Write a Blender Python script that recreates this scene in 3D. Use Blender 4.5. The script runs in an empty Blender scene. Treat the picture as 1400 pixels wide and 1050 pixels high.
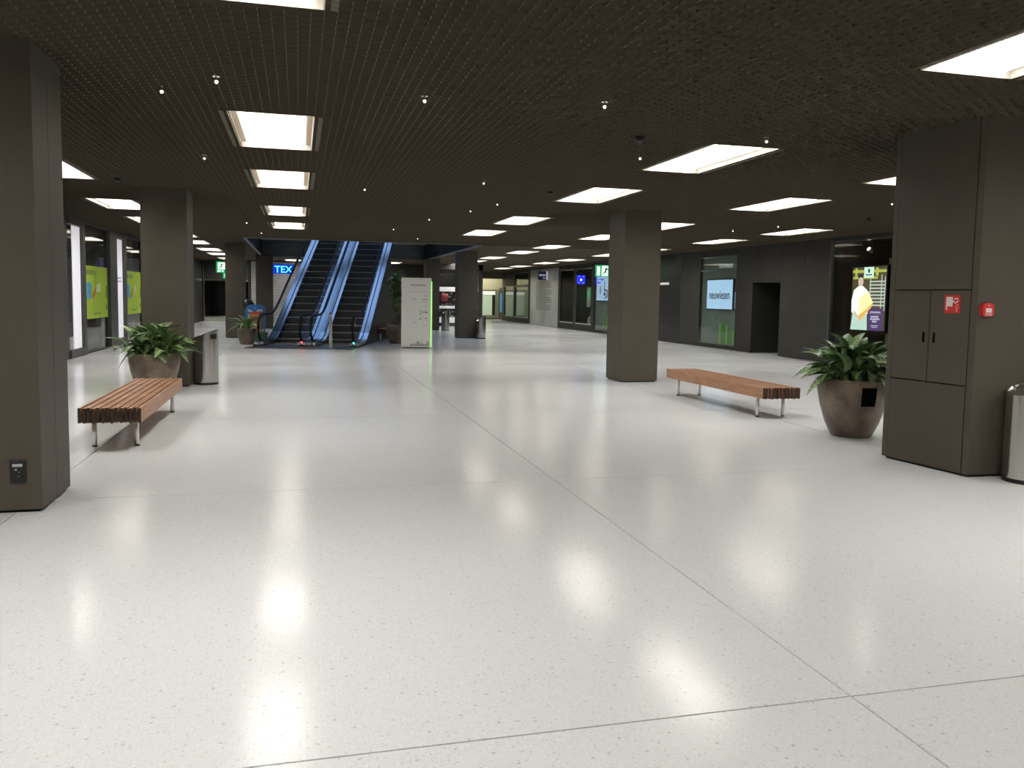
import bpy, math, random
from mathutils import Matrix, Vector
random.seed(7)
SC = bpy.context.scene
COL = SC.collection
R = math.radians

# ------------------------------------------------------------------ camera
def cam_basis(yaw, pitch, roll):
    f = Vector((math.sin(yaw)*math.cos(pitch), math.cos(yaw)*math.cos(pitch), -math.sin(pitch)))
    r = Vector((math.cos(yaw), -math.sin(yaw), 0)); u = r.cross(f)
    c, s = math.cos(roll), math.sin(roll)
    return c*r + s*u, -s*r + c*u, f
cr, cu, cf = cam_basis(R(14.6455), R(4.5673), R(0.99666))
cam = bpy.data.cameras.new('camera'); camo = bpy.data.objects.new('camera', cam); COL.objects.link(camo)
cam.sensor_width = 36; cam.lens = 1148.65/1400*36
cam.shift_x = (700-707.63)/1400; cam.shift_y = (498.89-525)/1400
cam.clip_start = .05; cam.clip_end = 300
mw = Matrix.Identity(4)
for i in range(3):
    mw[i][0] = cr[i]; mw[i][1] = cu[i]; mw[i][2] = -cf[i]
mw[0][3], mw[1][3], mw[2][3] = 0, 0, 1.6
camo.matrix_world = mw
SC.camera = camo
# ------------------------------------------------------------------ world and exposure
w = bpy.data.worlds.new('world'); SC.world = w; w.use_nodes = True
w.node_tree.nodes['Background'].inputs[0].default_value = (.10, .13, .2, 1)
w.node_tree.nodes['Background'].inputs[1].default_value = .05
SC.view_settings.view_transform = 'Standard'; SC.view_settings.look = 'None'
SC.view_settings.gamma = 1; SC.view_settings.use_curve_mapping = False
SC.view_settings.exposure = 0.0
PANEL = 19.5        # luminance of the ceiling light panels
BLUE_FILL = 1.0           # luminance of the unseen blue panels added above the void

# ------------------------------------------------------------------ materials
MATS = {}
def mat(name, col=(.5, .5, .5), rough=.5, metal=0, emit=None, es=1, spec=.5, alpha=None):
    if name in MATS: return MATS[name]
    m = bpy.data.materials.new(name); m.use_nodes = True
    b = m.node_tree.nodes['Principled BSDF']
    b.inputs['Base Color'].default_value = (*col, 1); b.inputs['Roughness'].default_value = rough
    b.inputs['Metallic'].default_value = metal; b.inputs['Specular IOR Level'].default_value = spec
    if emit:
        b.inputs['Emission Color'].default_value = (*emit, 1); b.inputs['Emission Strength'].default_value = es
    MATS[name] = m
    return m
def noisy(name, c1, c2, scale=4, rough=.5, metal=0, bump=0, bscale=60, stretch=(1, 1, 1), spec=.5, detail=4):
    m = mat(name, c1, rough, metal, spec=spec); nt = m.node_tree; b = nt.nodes['Principled BSDF']
    if nt.nodes.get('tc'): return m
    tc = nt.nodes.new('ShaderNodeTexCoord'); tc.name = 'tc'
    mp = nt.nodes.new('ShaderNodeMapping'); mp.inputs['Scale'].default_value = stretch
    nz = nt.nodes.new('ShaderNodeTexNoise'); nz.inputs['Scale'].default_value = scale; nz.inputs['Detail'].default_value = detail
    mx = nt.nodes.new('ShaderNodeMix'); mx.data_type = 'RGBA'
    mx.inputs[6].default_value = (*c1, 1); mx.inputs[7].default_value = (*c2, 1)
    rp = nt.nodes.new('ShaderNodeMapRange'); rp.inputs[1].default_value = .35; rp.inputs[2].default_value = .65
    L = nt.links.new
    L(tc.outputs['Object'], mp.inputs[0]); L(mp.outputs[0], nz.inputs[0]); L(nz.outputs[0], rp.inputs[0]); L(rp.outputs[0], mx.inputs[0])
    L(mx.outputs[2], b.inputs['Base Color'])
    if bump:
        n2 = nt.nodes.new('ShaderNodeTexNoise'); n2.inputs['Scale'].default_value = bscale
        bp = nt.nodes.new('ShaderNodeBump'); bp.inputs['Strength'].default_value = bump; bp.inputs['Distance'].default_value = .004
        L(mp.outputs[0], n2.inputs[0]); L(n2.outputs[0], bp.inputs['Height']); L(bp.outputs[0], b.inputs['Normal'])
    return m

def floor_mat():
    m = mat('terrazzo', (.6, .6, .58), .2, spec=.13); nt = m.node_tree; b = nt.nodes['Principled BSDF']; L = nt.links.new
    ge = nt.nodes.new('ShaderNodeNewGeometry')
    nz = nt.nodes.new('ShaderNodeTexNoise'); nz.inputs['Scale'].default_value = .9; nz.inputs['Detail'].default_value = 6
    mx = nt.nodes.new('ShaderNodeMix'); mx.data_type = 'RGBA'
    mx.inputs[6].default_value = (.645, .655, .665, 1); mx.inputs[7].default_value = (.70, .71, .715, 1)
    L(ge.outputs['Position'], nz.inputs[0]); L(nz.outputs[0], mx.inputs[0])
    prev = mx.outputs[2]
    for sc, thr, cut, colr in ((38, .20, .88, (.28, .25, .22)), (70, .28, .80, (.40, .38, .36)), (55, .34, .70, (.84, .84, .82)), (15, .11, .86, (.12, .10, .08))):
        vo = nt.nodes.new('ShaderNodeTexVoronoi'); vo.inputs['Scale'].default_value = sc; vo.inputs['Randomness'].default_value = 1
        vo.voronoi_dimensions = '2D'
        L(ge.outputs['Position'], vo.inputs['Vector'])
        a = nt.nodes.new('ShaderNodeMath'); a.operation = 'LESS_THAN'; a.inputs[1].default_value = thr
        L(vo.outputs['Distance'], a.inputs[0])
        sp = nt.nodes.new('ShaderNodeSeparateColor'); L(vo.outputs['Color'], sp.inputs[0])
        c = nt.nodes.new('ShaderNodeMath'); c.operation = 'GREATER_THAN'; c.inputs[1].default_value = cut
        L(sp.outputs[0], c.inputs[0])
        d = nt.nodes.new('ShaderNodeMath'); d.operation = 'MULTIPLY'; L(a.outputs[0], d.inputs[0]); L(c.outputs[0], d.inputs[1])
        e = nt.nodes.new('ShaderNodeMath'); e.operation = 'MULTIPLY'; e.inputs[1].default_value = .27; L(d.outputs[0], e.inputs[0])
        m2 = nt.nodes.new('ShaderNodeMix'); m2.data_type = 'RGBA'; m2.inputs[7].default_value = (*colr, 1)
        L(e.outputs[0], m2.inputs[0]); L(prev, m2.inputs[6]); prev = m2.outputs[2]
    L(prev, b.inputs['Base Color'])
    n3 = nt.nodes.new('ShaderNodeTexNoise'); n3.inputs['Scale'].default_value = .5; n3.inputs['Detail'].default_value = 1
    mr = nt.nodes.new('ShaderNodeMapRange'); mr.inputs[1].default_value = .3; mr.inputs[2].default_value = .7
    mr.inputs[3].default_value = .14; mr.inputs[4].default_value = .18
    L(ge.outputs['Position'], n3.inputs[0]); L(n3.outputs[0], mr.inputs[0]); L(mr.outputs[0], b.inputs['Roughness'])
    return m
def ceil_mat():
    m = mat('ceiling_mesh', (.05, .04, .03), .8, spec=.05); nt = m.node_tree; b = nt.nodes['Principled BSDF']; L = nt.links.new
    ge = nt.nodes.new('ShaderNodeNewGeometry')
    br = nt.nodes.new('ShaderNodeTexBrick'); br.inputs['Scale'].default_value = 1
    br.inputs['Brick Width'].default_value = .16; br.inputs['Row Height'].default_value = .055
    br.inputs['Mortar Size'].default_value = .010; br.inputs['Mortar Smooth'].default_value = .2
    br.inputs['Color1'].default_value = (.050, .040, .027, 1); br.inputs['Color2'].default_value = (.058, .046, .031, 1)
    br.inputs['Mortar'].default_value = (.110, .088, .060, 1)
    L(ge.outputs['Position'], br.inputs[0]); L(br.outputs[0], b.inputs['Base Color'])
    return m
def glass_mat(name='shop_glass', tint=(.86, .9, .88), refl=.25):
    if name in MATS: return MATS[name]
    m = bpy.data.materials.new(name); m.use_nodes = True; nt = m.node_tree; nt.nodes.clear(); L = nt.links.new
    o = nt.nodes.new('ShaderNodeOutputMaterial'); t = nt.nodes.new('ShaderNodeBsdfTransparent'); t.inputs[0].default_value = (*tint, 1)
    g = nt.nodes.new('ShaderNodeBsdfGlossy'); g.inputs['Roughness'].default_value = .03
    lw = nt.nodes.new('ShaderNodeLayerWeight'); lw.inputs[0].default_value = .5
    pw_ = nt.nodes.new('ShaderNodeMath'); pw_.operation = 'POWER'; pw_.inputs[1].default_value = 4
    fr = nt.nodes.new('ShaderNodeMapRange'); fr.inputs[3].default_value = refl*.12; fr.inputs[4].default_value = min(1, refl*3)
    L(lw.outputs['Facing'], pw_.inputs[0]); L(pw_.outputs[0], fr.inputs[0])
    mx = nt.nodes.new('ShaderNodeMixShader')
    L(fr.outputs[0], mx.inputs[0]); L(t.outputs[0], mx.inputs[1]); L(g.outputs[0], mx.inputs[2]); L(mx.outputs[0], o.inputs[0])
    MATS[name] = m
    return m
def leaf_mat(name, dark, mid, pale):
    if name in MATS: return MATS[name]
    m = mat(name, mid, .38, spec=.5); nt = m.node_tree; b = nt.nodes['Principled BSDF']; L = nt.links.new
    uv = nt.nodes.new('ShaderNodeUVMap'); sx = nt.nodes.new('ShaderNodeSeparateXYZ'); L(uv.outputs[0], sx.inputs[0])
    a = nt.nodes.new('ShaderNodeMath'); a.operation = 'SUBTRACT'; a.inputs[1].default_value = .5; L(sx.outputs[0], a.inputs[0])
    ab = nt.nodes.new('ShaderNodeMath'); ab.operation = 'ABSOLUTE'; L(a.outputs[0], ab.inputs[0])
    nz = nt.nodes.new('ShaderNodeTexNoise'); nz.inputs['Scale'].default_value = 9; L(uv.outputs[0], nz.inputs[0])
    wv = nt.nodes.new('ShaderNodeTexWave'); wv.inputs['Scale'].default_value = 3.2; wv.inputs['Distortion'].default_value = 2.5; wv.bands_direction = 'Y'
    L(uv.outputs[0], wv.inputs[0])
    rp = nt.nodes.new('ShaderNodeValToRGB'); e = rp.color_ramp.elements
    e[0].position = .0; e[0].color = (*pale, 1); e[1].position = .5; e[1].color = (*dark, 1)
    k = e.new(.07); k.color = (*mid, 1)
    k = e.new(.28); k.color = (*[(x+y)/2 for x, y in zip(dark, mid)], 1)
    L(ab.outputs[0], rp.inputs[0])
    mu = nt.nodes.new('ShaderNodeMath'); mu.operation = 'MULTIPLY'; L(wv.outputs[0], mu.inputs[0]); L(nz.outputs[0], mu.inputs[1])
    mx = nt.nodes.new('ShaderNodeMix'); mx.data_type = 'RGBA'; mx.inputs[7].default_value = (*pale, 1)
    mr = nt.nodes.new('ShaderNodeMapRange'); mr.inputs[1].default_value = .25; mr.inputs[2].default_value = .7; mr.inputs[4].default_value = .75
    L(mu.outputs[0], mr.inputs[0]); L(mr.outputs[0], mx.inputs[0]); L(rp.outputs[0], mx.inputs[6]); L(mx.outputs[2], b.inputs['Base Color'])
    return m

M_FLOOR = floor_mat(); M_CEIL = ceil_mat(); M_GLASS = glass_mat()
M_JOINT = mat('joint_dark', (.13, .13, .125), .7)
M_GRILLE = mat('grille_metal', (.118, .100, .071), .5, spec=.2)
M_COLUMN = noisy('column_paint', (.078, .066, .050), (.086, .073, .055), 2, .5, bump=.05, bscale=240, spec=.3)
M_CORE = mat('shadow_gap', (.012, .012, .011), .8)
M_WALL = noisy('wall_paint', (.034, .033, .028), (.040, .038, .033), 1.5, .55, bump=.05, bscale=200, spec=.2)
M_FRAME = mat('dark_frame', (.06, .06, .056), .4, .2)
M_BLACK = mat('black', (.008, .008, .008), .45)
M_RUBBER = mat('black_rubber', (.012, .012, .013), .6, spec=.2)
M_INT = mat('dark_interior', (.035, .034, .032), .8)
M_STEEL = noisy('brushed_steel', (.62, .61, .58), (.54, .53, .51), 3, .17, 1, stretch=(30, 30, .6))
M_CHROME = mat('chrome', (.78, .78, .78), .12, 1)
M_DECK = mat('escalator_deck', (.60, .64, .70), .16, 1)
M_WOOD = noisy('bench_wood', (.31, .150, .080), (.41, .215, .125), 3, .42, bump=.1, bscale=90, stretch=(14, 1.2, 14))
M_ENDG = noisy('bench_end_grain', (.028, .017, .011), (.055, .033, .020), 30, .7)
M_POT = noisy('pot_glaze', (.075, .052, .035), (.23, .175, .125), 3.0, .36, bump=.12, bscale=25, detail=8)
M_SOIL = noisy('soil', (.03, .02, .012), (.07, .045, .03), 40, .9, bump=.6, bscale=60)
M_WHITE = mat('white_panel', (.75, .75, .74), .4)
M_GREY = mat('grey_panel', (.36, .36, .35), .4)
M_LEAF = leaf_mat('leaf_variegated', (.040, .095, .028), (.12, .22, .06), (.42, .50, .28))
M_LEAF2 = leaf_mat('leaf_dark', (.024, .065, .018), (.075, .16, .042), (.26, .36, .17))
M_LEAF3 = leaf_mat('leaf_fig', (.035, .10, .015), (.11, .24, .04), (.26, .38, .10))
M_STEM = mat('stem', (.26, .30, .13), .5)
M_BARK = mat('bark', (.12, .08, .05), .8)
M_SLATE = noisy('slate_cladding', (.13, .14, .15), (.155, .165, .175), 1, .6, spec=.2)
M_PANEL = mat('light_diffuser', (.8, .8, .8), .5, emit=(1, .97, .92), es=PANEL)
M_TRAY = mat('light_tray', (.55, .52, .46), .5)
M_SHUT = noisy('roller_shutter', (.33, .325, .32), (.42, .41, .40), 1.2, .35, .3)
def glow(name, c, s): return mat(name, tuple(min(1, x*.5) for x in c), .5, emit=c, es=s)

# ------------------------------------------------------------------ mesh helper
WM = {}
class MB:
    def __init__(s): s.v = []; s.f = []; s.m = []; s.uv = []
    def add(s, vs, fs, mi=0, M=None, uv=None):
        n = len(s.v)
        s.v += [(M @ Vector(p)) if M is not None else Vector(p) for p in vs]
        s.f += [tuple(i+n for i in f) for f in fs]; s.m += [mi]*len(fs)
        return s
    def box(s, x0, x1, y0, y1, z0, z1, mi=0, M=None):
        vs = [(x, y, z) for z in (z0, z1) for y in (y0, y1) for x in (x0, x1)]
        return s.add(vs, [(0, 2, 3, 1), (4, 5, 7, 6), (0, 1, 5, 4), (2, 6, 7, 3), (0, 4, 6, 2), (1, 3, 7, 5)], mi, M)
    def prism(s, poly, z0, z1, mi=0, M=None):
        n = len(poly)
        vs = [(x, y, z0) for x, y in poly] + [(x, y, z1) for x, y in poly]
        fs = [tuple(range(n-1, -1, -1)), tuple(range(n, 2*n))] + [(i, (i+1) % n, n+(i+1) % n, n+i) for i in range(n)]
        return s.add(vs, fs, mi, M)
    def lathe(s, prof, n=24, mi=0, M=None, cap=True):
        vs = [(r*math.cos(2*math.pi*k/n), r*math.sin(2*math.pi*k/n), z) for r, z in prof for k in range(n)]
        fs = [(i*n+k, i*n+(k+1) % n, (i+1)*n+(k+1) % n, (i+1)*n+k) for i in range(len(prof)-1) for k in range(n)]
        if cap: fs += [tuple(range(n-1, -1, -1)), tuple((len(prof)-1)*n+k for k in range(n))]
        return s.add(vs, fs, mi, M)
    def cyl(s, x, y, z0, z1, r, n=16, mi=0, r2=None):
        return s.lathe([(r, z0), (r if r2 is None else r2, z1)], n, mi, Matrix.Translation((x, y, 0)))
    def tube(s, pts, r, n=8, mi=0, rx=None):
        pts = [Vector(p) for p in pts]; vs = []; up = Vector((0, 0, 1))
        for i, p in enumerate(pts):
            d = (pts[min(i+1, len(pts)-1)] - pts[max(i-1, 0)]).normalized()
            a = d.cross(up)
            if a.length < 1e-3: a = Vector((1, 0, 0))
            a.normalize(); b = a.cross(d)
            for k in range(n):
                t = 2*math.pi*k/n; vs.append(p + a*math.cos(t)*(rx or r) + b*math.sin(t)*r)
        fs = [(i*n+k, i*n+(k+1) % n, (i+1)*n+(k+1) % n, (i+1)*n+k) for i in range(len(pts)-1) for k in range(n)]
        fs += [tuple(range(n-1, -1, -1)), tuple((len(pts)-1)*n+k for k in range(n))]
        return s.add(vs, fs, mi)
    def build(s, name, mats, parent=None, smooth=False, origin=None):
        me = bpy.data.meshes.new(name)
        base = WM.get(parent, Matrix.Identity(4)) if parent else (Matrix.Translation(origin) if origin else Matrix.Identity(4))
        inv = base.inverted()
        me.from_pydata([inv @ v for v in s.v], [], s.f)
        if not isinstance(mats, (list, tuple)): mats = [mats]
        for m in mats: me.materials.append(m)
        me.polygons.foreach_set('material_index', s.m)
        if smooth: me.polygons.foreach_set('use_smooth', [True]*len(s.f))
        me.update()
        o = bpy.data.objects.new(name, me); COL.objects.link(o)
        if parent: o.parent = parent; WM[o] = base
        else:
            WM[o] = base
            if origin: o.location = origin
        return o
def thing(name, label, cat, loc=(0, 0, 0), rz=0, group=None):
    o = bpy.data.objects.new(name, None); COL.objects.link(o); o.location = loc; o.rotation_euler = (0, 0, rz)
    o.empty_display_size = .1
    WM[o] = Matrix.Translation(loc) @ Matrix.Rotation(rz, 4, 'Z')
    o['label'] = label; o['category'] = cat
    if group: o['group'] = group
    return o
def tag(o, label, cat, group=None):
    o['label'] = label; o['category'] = cat
    if group: o['group'] = group
    return o
def struct(o): o['kind'] = 'structure'; return o
def sroot(name, loc=(0, 0, 0)):
    o = bpy.data.objects.new(name, None); COL.objects.link(o); o.location = loc; WM[o] = Matrix.Translation(loc); o['kind'] = 'structure'
    return o
def copy_tree(o, parent=None):
    c = o.copy(); COL.objects.link(c)
    if parent: c.parent = parent
    for ch in list(o.children): copy_tree(ch, c)
    return c
def soften(o, w=.004, seg=2):
    b = o.modifiers.new('bevel', 'BEVEL'); b.width = w; b.segments = seg; b.limit_method = 'ANGLE'
    return o
# frames: a = right across the surface, b = up, d = out towards the viewer
def FR(Y, X=13.75, z=0): return Matrix(((0, 0, -1, X), (-1, 0, 0, Y), (0, 1, 0, z), (0, 0, 0, 1)))
def FL(Y, X=-5.15, z=0): return Matrix(((0, 0, 1, X), (1, 0, 0, Y), (0, 1, 0, z), (0, 0, 0, 1)))
def FF(X, Y, z=0): return Matrix(((1, 0, 0, X), (0, 0, -1, Y), (0, 1, 0, z), (0, 0, 0, 1)))
def plate(name, m, parent, F, a0, a1, b0, b1, d0=0, d1=.01, **k):
    return MB().box(a0, a1, b0, b1, d0, d1, 0, F).build(name, m, parent, **k)
def plates(name, m, parent, F, rects, d0=0, d1=.01):
    mb = MB()
    for r in rects: mb.box(r[0], r[1], r[2], r[3], d0, d1, 0, F)
    o = mb.build(name, m, parent)
    if len(rects) > 1: o['kind'] = 'stuff'
    return o
def text(s, size, m, parent, F, a, b, d, name='lettering', align='LEFT', sx=1, bold=0):
    cu_ = bpy.data.curves.new('tmp', 'FONT'); cu_.body = s; cu_.size = size; cu_.align_x = align; cu_.extrude = .002; cu_.offset = bold
    cu_.resolution_u = 3
    t = bpy.data.objects.new('tmp', cu_); COL.objects.link(t)
    me = bpy.data.meshes.new_from_object(t.evaluated_get(bpy.context.evaluated_depsgraph_get()))
    bpy.data.objects.remove(t); bpy.data.curves.remove(cu_)
    base = WM.get(parent, Matrix.Identity(4))
    me.transform(base.inverted() @ F @ Matrix.Translation((a, b, d)) @ Matrix.Diagonal((sx, 1, 1, 1)))
    me.materials.clear(); me.materials.append(m); me.name = name
    o = bpy.data.objects.new(name, me); COL.objects.link(o); o.parent = parent; WM[o] = base
    return o

# ------------------------------------------------------------------ shell
CZ = 3.35
XL, XR = -5.15, 13.75
YS = [-4.5, .5, 4.4, 9.6, 13.5, 18.5, 22.4, 27.4, 31.3, 36.3, 40.2, 45.2, 49.1]
ROWS = [(-3.47, 'above the left shopfronts'), (-.25, 'in the row running towards the escalators'), (4.85, 'in the row just right of the escalator row'),
        (8.27, 'in the fourth row from the left'), (11.85, 'in the row nearest the right wall')]
VX0, VX1, VY0, VY1 = -1.66, 5.98, 27.8, 41.5
LW, LD = .40, 1.0
LIGHTS = [(x, y, i) for i, (x, n) in enumerate(ROWS) for y in YS if not (i in (1, 2) and 26 < y < 42) and not (i == 0 and y > 48 and False)]
holes = [(x-LW, x+LW, y-LD, y+LD) for x, y, i in LIGHTS] + [(VX0, VX1, VY0, VY1)]
def inhole(x, y, g=0): return any(a-g < x < b+g and c-g < y < d+g for a, b, c, d in holes)

fl_ = MB().box(-6.5, 17, -6.5, 62, -.12, -.012).build('floor', M_JOINT); struct(fl_)
P = 4.15
jx = [2.18+P*k for k in range(-2, 4)]; jy = [2.86+P*k for k in range(-3, 16)]
jx = [-6.5] + [x for x in jx if -6.4 < x < 16.9] + [17]; jy = [-6.5] + [y for y in jy if -6.4 < y < 61.9] + [62]
slabm = {}
for i in range(len(jx)-1):
    for j in range(len(jy)-1):
        wx, wy = round(jx[i+1]-jx[i]-.009, 3), round(jy[j+1]-jy[j]-.009, 3)
        if (wx, wy) not in slabm:
            me = bpy.data.meshes.new('slab'); b = MB().box(-wx/2, wx/2, -wy/2, wy/2, -.012, 0)
            me.from_pydata(b.v, [], b.f); me.materials.append(M_FLOOR); slabm[(wx, wy)] = me
        o = bpy.data.objects.new('floor_slab', slabm[(wx, wy)]); COL.objects.link(o); o.parent = fl_
        o.location = ((jx[i]+jx[i+1])/2, (jy[j]+jy[j+1])/2, 0)

# ceiling with holes for lights and for the escalator void
bx = sorted({-6.5, 17.0} | {h for a in holes for h in a[:2]}); by = sorted({-6.5, 56.0} | {h for a in holes for h in a[2:]})
cb = MB()
for i in range(len(bx)-1):
    for j in range(len(by)-1):
        if not inhole((bx[i]+bx[i+1])/2, (by[j]+by[j+1])/2):
            cb.add([(bx[i], by[j], CZ), (bx[i+1], by[j], CZ), (bx[i+1], by[j+1], CZ), (bx[i], by[j+1], CZ)], [(0, 3, 2, 1)])
ceil = struct(cb.build('ceiling', M_CEIL))
# open-cell grille of thin blades hanging in the near part of the ceiling
gb = MB(); px, py, hz = .08, .055, .030
vs = []; fs = []
Y = 3.0; row = 0
while Y < 27.6:
    xa = max(-6, -1.2-.42*Y); xb = 1.2+.95*Y
    i0, i1 = int(xa/px), int(xb/px)
    prev = False
    for i in range(i0, i1):
        x0, x1 = i*px, (i+1)*px
        if x1 > XR: break
        if inhole((x0+x1)/2, Y, .02): continue
        o0 = .011*(1 if (i+row) % 2 else -1); n = len(vs)
        vs += [(x0, Y+o0, CZ-hz), (x1, Y-o0, CZ-hz), (x1, Y-o0, CZ), (x0, Y+o0, CZ)]; fs.append((n, n+1, n+2, n+3))
        if (i+row) % 2 == 0 and not inhole(x0, Y+py, .02):
            n = len(vs); vs += [(x0-.002, Y+o0, CZ-hz), (x0+.002, Y+o0, CZ-hz), (x0+.002, Y+py-o0, CZ-hz), (x0-.002, Y+py-o0, CZ-hz), (x0, Y+o0, CZ), (x0, Y+py-o0, CZ)]
            fs += [(n, n+3, n+2, n+1), (n, n+4, n+5, n+3), (n+1, n+2, n+5, n+4)]
    Y += py; row += 1
g = MB(); g.v = [Vector(v) for v in vs]; g.f = fs; g.m = [0]*len(fs)
go = g.build('ceiling_grille', M_GRILLE, ceil); go['kind'] = 'stuff'

# void edges and upper storey
vb = sroot('wall_void')
sl = MB()
t = .12
MB().box(VX0, VX1, VY1, VY1+t, CZ+.005, 6.8).build('void_cladding', M_SLATE, vb)
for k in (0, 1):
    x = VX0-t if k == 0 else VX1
    MB().box(x, x+t, VY0, VY1, CZ+.005, 6.8).build('void_cladding', mat('void_side_shade', (.022, .024, .026), .8, spec=.1), vb)  # side walls darker than the slate, their shade put into the colour
MB().box(VX0, VX1, VY0-t, VY0, CZ+.005, 6.8).build('void_cladding', M_SLATE, vb)
for x in (VX0+1.9, VX0+5.2): MB().box(x-.012, x+.012, VY1-.012, VY1, CZ, 6.8).build('cladding_joint', M_CORE, vb)
tm = mat('void_trim', (.30, .29, .27), .4, .3)
for r in ((VX0-.02, VX0+.03, VY0, VY1), (VX1-.03, VX1+.02, VY0, VY1), (VX0, VX1, VY1-.05, VY1), (VX0, VX1, VY0, VY0+.03)):
    MB().box(*r, CZ-.03, CZ+.03).build('edge_trim', tm, vb)
up = struct(MB().box(VX0-.5, VX1+.5, VY0-.5, VY1+.5, 6.8, 7.0).build('ceiling_upper', M_SLATE))
for k in range(4):
    y0 = VY0+.6+k*3.3
    plate('added_blue_field', glow('added_blue_glow', (.38, .58, 1.0), BLUE_FILL), up, Matrix.Translation((0, 0, 6.78)), VX0+.4, VX1-.4, y0, y0+2.7, 0, .02)  # unseen glowing panels, added so the escalator decks reflect blue
# outer walls not broken by bays
def wall_piece(parent, side, y0, y1, z0=0.0, z1=CZ, t=.22, m=None, name='wall_panel'):
    g_ = .004
    if side == 'R': MB().box(XR, XR+t, y0+g_, y1-g_, z0+(.02 if z0 == 0 else g_), z1).build(name, m or M_WALL, parent)
    else: MB().box(XL-t, XL, y0+g_, y1-g_, z0+(.02 if z0 == 0 else g_), z1).build(name, m or M_WALL, parent)
wr = struct(MB().box(XR+.22, XR+.26, -6.5, 16.2, 0, CZ).build('wall_right', M_CORE))
wl = struct(MB().box(XL-.26, XL-.22, -6.5, 21.0, 0, CZ).build('wall_left', M_CORE))
for a, b in ((-6.5, 0), (0, 4), (4, 8), (8, 12), (12, 16.2), (19.75, 20.9), (20.9, 22.13), (23.7, 24.7), (27.3, 28.85), (34.4, 36.0), (38.35, 38.6), (41.05, 41.35), (43.75, 44.1), (49.85, 50.2), (53.6, 53.9), (56.6, 57.2)): wall_piece(wr, 'R', a, b)
wall_piece(wr, 'R', 22.13, 23.7, 2.2)
wall_piece(wr, 'R', 24.7, 27.3, 0, .13); wall_piece(wr, 'R', 24.7, 27.3, 3.12)
wall_piece(wr, 'R', 36.0, 38.35, 0, .13); wall_piece(wr, 'R', 36.0, 38.35, 3.2)
wall_piece(wr, 'R', 16.2, 19.75, 0, .30); wall_piece(wr, 'R', 16.2, 19.75, 3.24)
for a, b, zt in ((38.6, 41.05, 3.15), (41.35, 43.75, 3.15), (50.2, 53.6, 3.2), (53.9, 56.6, 2.4)):
    wall_piece(wr, 'R', a, b, 0, .33); wall_piece(wr, 'R', a, b, zt)
for a, b in ((-6.5, 0), (0, 5), (5, 10), (10, 15), (15, 21.0), (30.95, 34), (34, 38), (38, 42), (42, 46), (46, 49.5)): wall_piece(wl, 'L', a, b)
MB().box(-6.5, 17, -6.7, -6.5, 0, CZ).build('wall_back', M_WALL)['kind'] = 'structure'
# backing behind the right wall so that nothing leaks through
struct(MB().box(16.6, 16.7, 15, 62, 0, 3.9).build('wall_outer_right', M_INT))
struct(MB().box(-6.6, -6.5, 20, 50, 0, CZ).build('wall_outer_left', M_INT))

# deep passage in the right wall, its lack of light put into near-black surfaces
op = sroot('door_1', (XR, 22.9, 0))
for nm, b in (('jamb', (XR+.01, 16, 23.7, 23.8, 0, 2.2)), ('jamb', (XR+.22, 16, 22.03, 22.13, 0, 2.2)), ('lintel', (XR+.01, 16, 22.13, 23.7, 2.2, 2.3)), ('door_leaf', (15.9, 16, 22.13, 23.7, 0, 2.2))):
    MB().box(*b).build(nm, mat('passage_unlit', (.016, .016, .015), .6), op)
# black closed shutter flush with the wall
sh = sroot('door_2', (XR, 31.6, 0))
for k in range(3):
    a = 28.87+k*1.85
    MB().box(XR+.03, XR+.08, a, a+1.84, 0, CZ).build('shutter_panel', mat('black_shutter', (.009, .009, .009), .35), sh)
sg = thing('wall_sign', 'tiny pale lettering strip on the black wall panel beside the middle right column', 'sign', (XR, 30.4, 2.2))
F = FR(30.7, XR+.03, 2.2)
plates('sign_mark', glow('mark_white', (.8, .8, .75), .5), sg, F, [(.0, .10, 0, .09), (.13, .22, 0, .09), (.25, .34, 0, .09), (.38, .5, 0, .09), (.54, .66, 0, .09), (.7, .78, 0, .09)], 0, .02)

# ------------------------------------------------------------------ bays with glass
def bay(name, side, y0, y1, z0, z1, depth=1.6, mull=(), interior=None, fw=.05, glass=True, sill=False, X=None):
    r = sroot(name, (XR if side == 'R' else XL, (y0+y1)/2, z0))
    X_ = XR if side == 'R' else XL; s = 1 if side == 'R' else -1
    def bb(n, x0, x1, a, b, c, d, m): return MB().box(min(x0, x1), max(x0, x1), a, b, c, d).build(n, m, r)
    bb('window_frame', X_-s*.02, X_+s*.08, y0, y0+fw, z0, z1, M_FRAME); bb('window_frame', X_-s*.02, X_+s*.08, y1-fw, y1, z0, z1, M_FRAME)
    bb('window_frame', X_-s*.02, X_+s*.08, y0+fw, y1-fw, z1-fw, z1, M_FRAME); bb('window_frame', X_-s*.02, X_+s*.08, y0+fw, y1-fw, z0, z0+fw, M_FRAME if not sill else M_GREY)
    for m_ in mull: bb('mullion', X_-s*.02, X_+s*.08, m_-.03, m_+.03, z0+fw, z1-fw, M_FRAME)
    if glass: bb('pane', X_+s*.03, X_+s*.04, y0+fw, y1-fw, z0+fw, z1-fw, M_GLASS)
    if depth:
        im = interior or M_INT
        bb('back_wall', X_+s*depth, X_+s*(depth+.05), y0-.2, y1+.2, 0, z1+.1, im)
        bb('side_wall', X_+s*.23, X_+s*depth, y0-.25, y0-.2, 0, z1+.1, im); bb('side_wall', X_+s*.23, X_+s*depth, y1+.2, y1+.25, 0, z1+.1, im)
        bb('soffit', X_+s*.23, X_+s*depth, y0-.2, y1+.2, z1+.05, z1+.1, im)
        bb('display_floor', X_+s*.23, X_+s*depth, y0-.2, y1+.2, 0, max(.02, z0-.02), im)
    return r
bay('window_1', 'R', 16.25, 19.75, .30, 3.24, 2.6, interior=mat('bakery_interior', (.13, .095, .065), .7))
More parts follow.
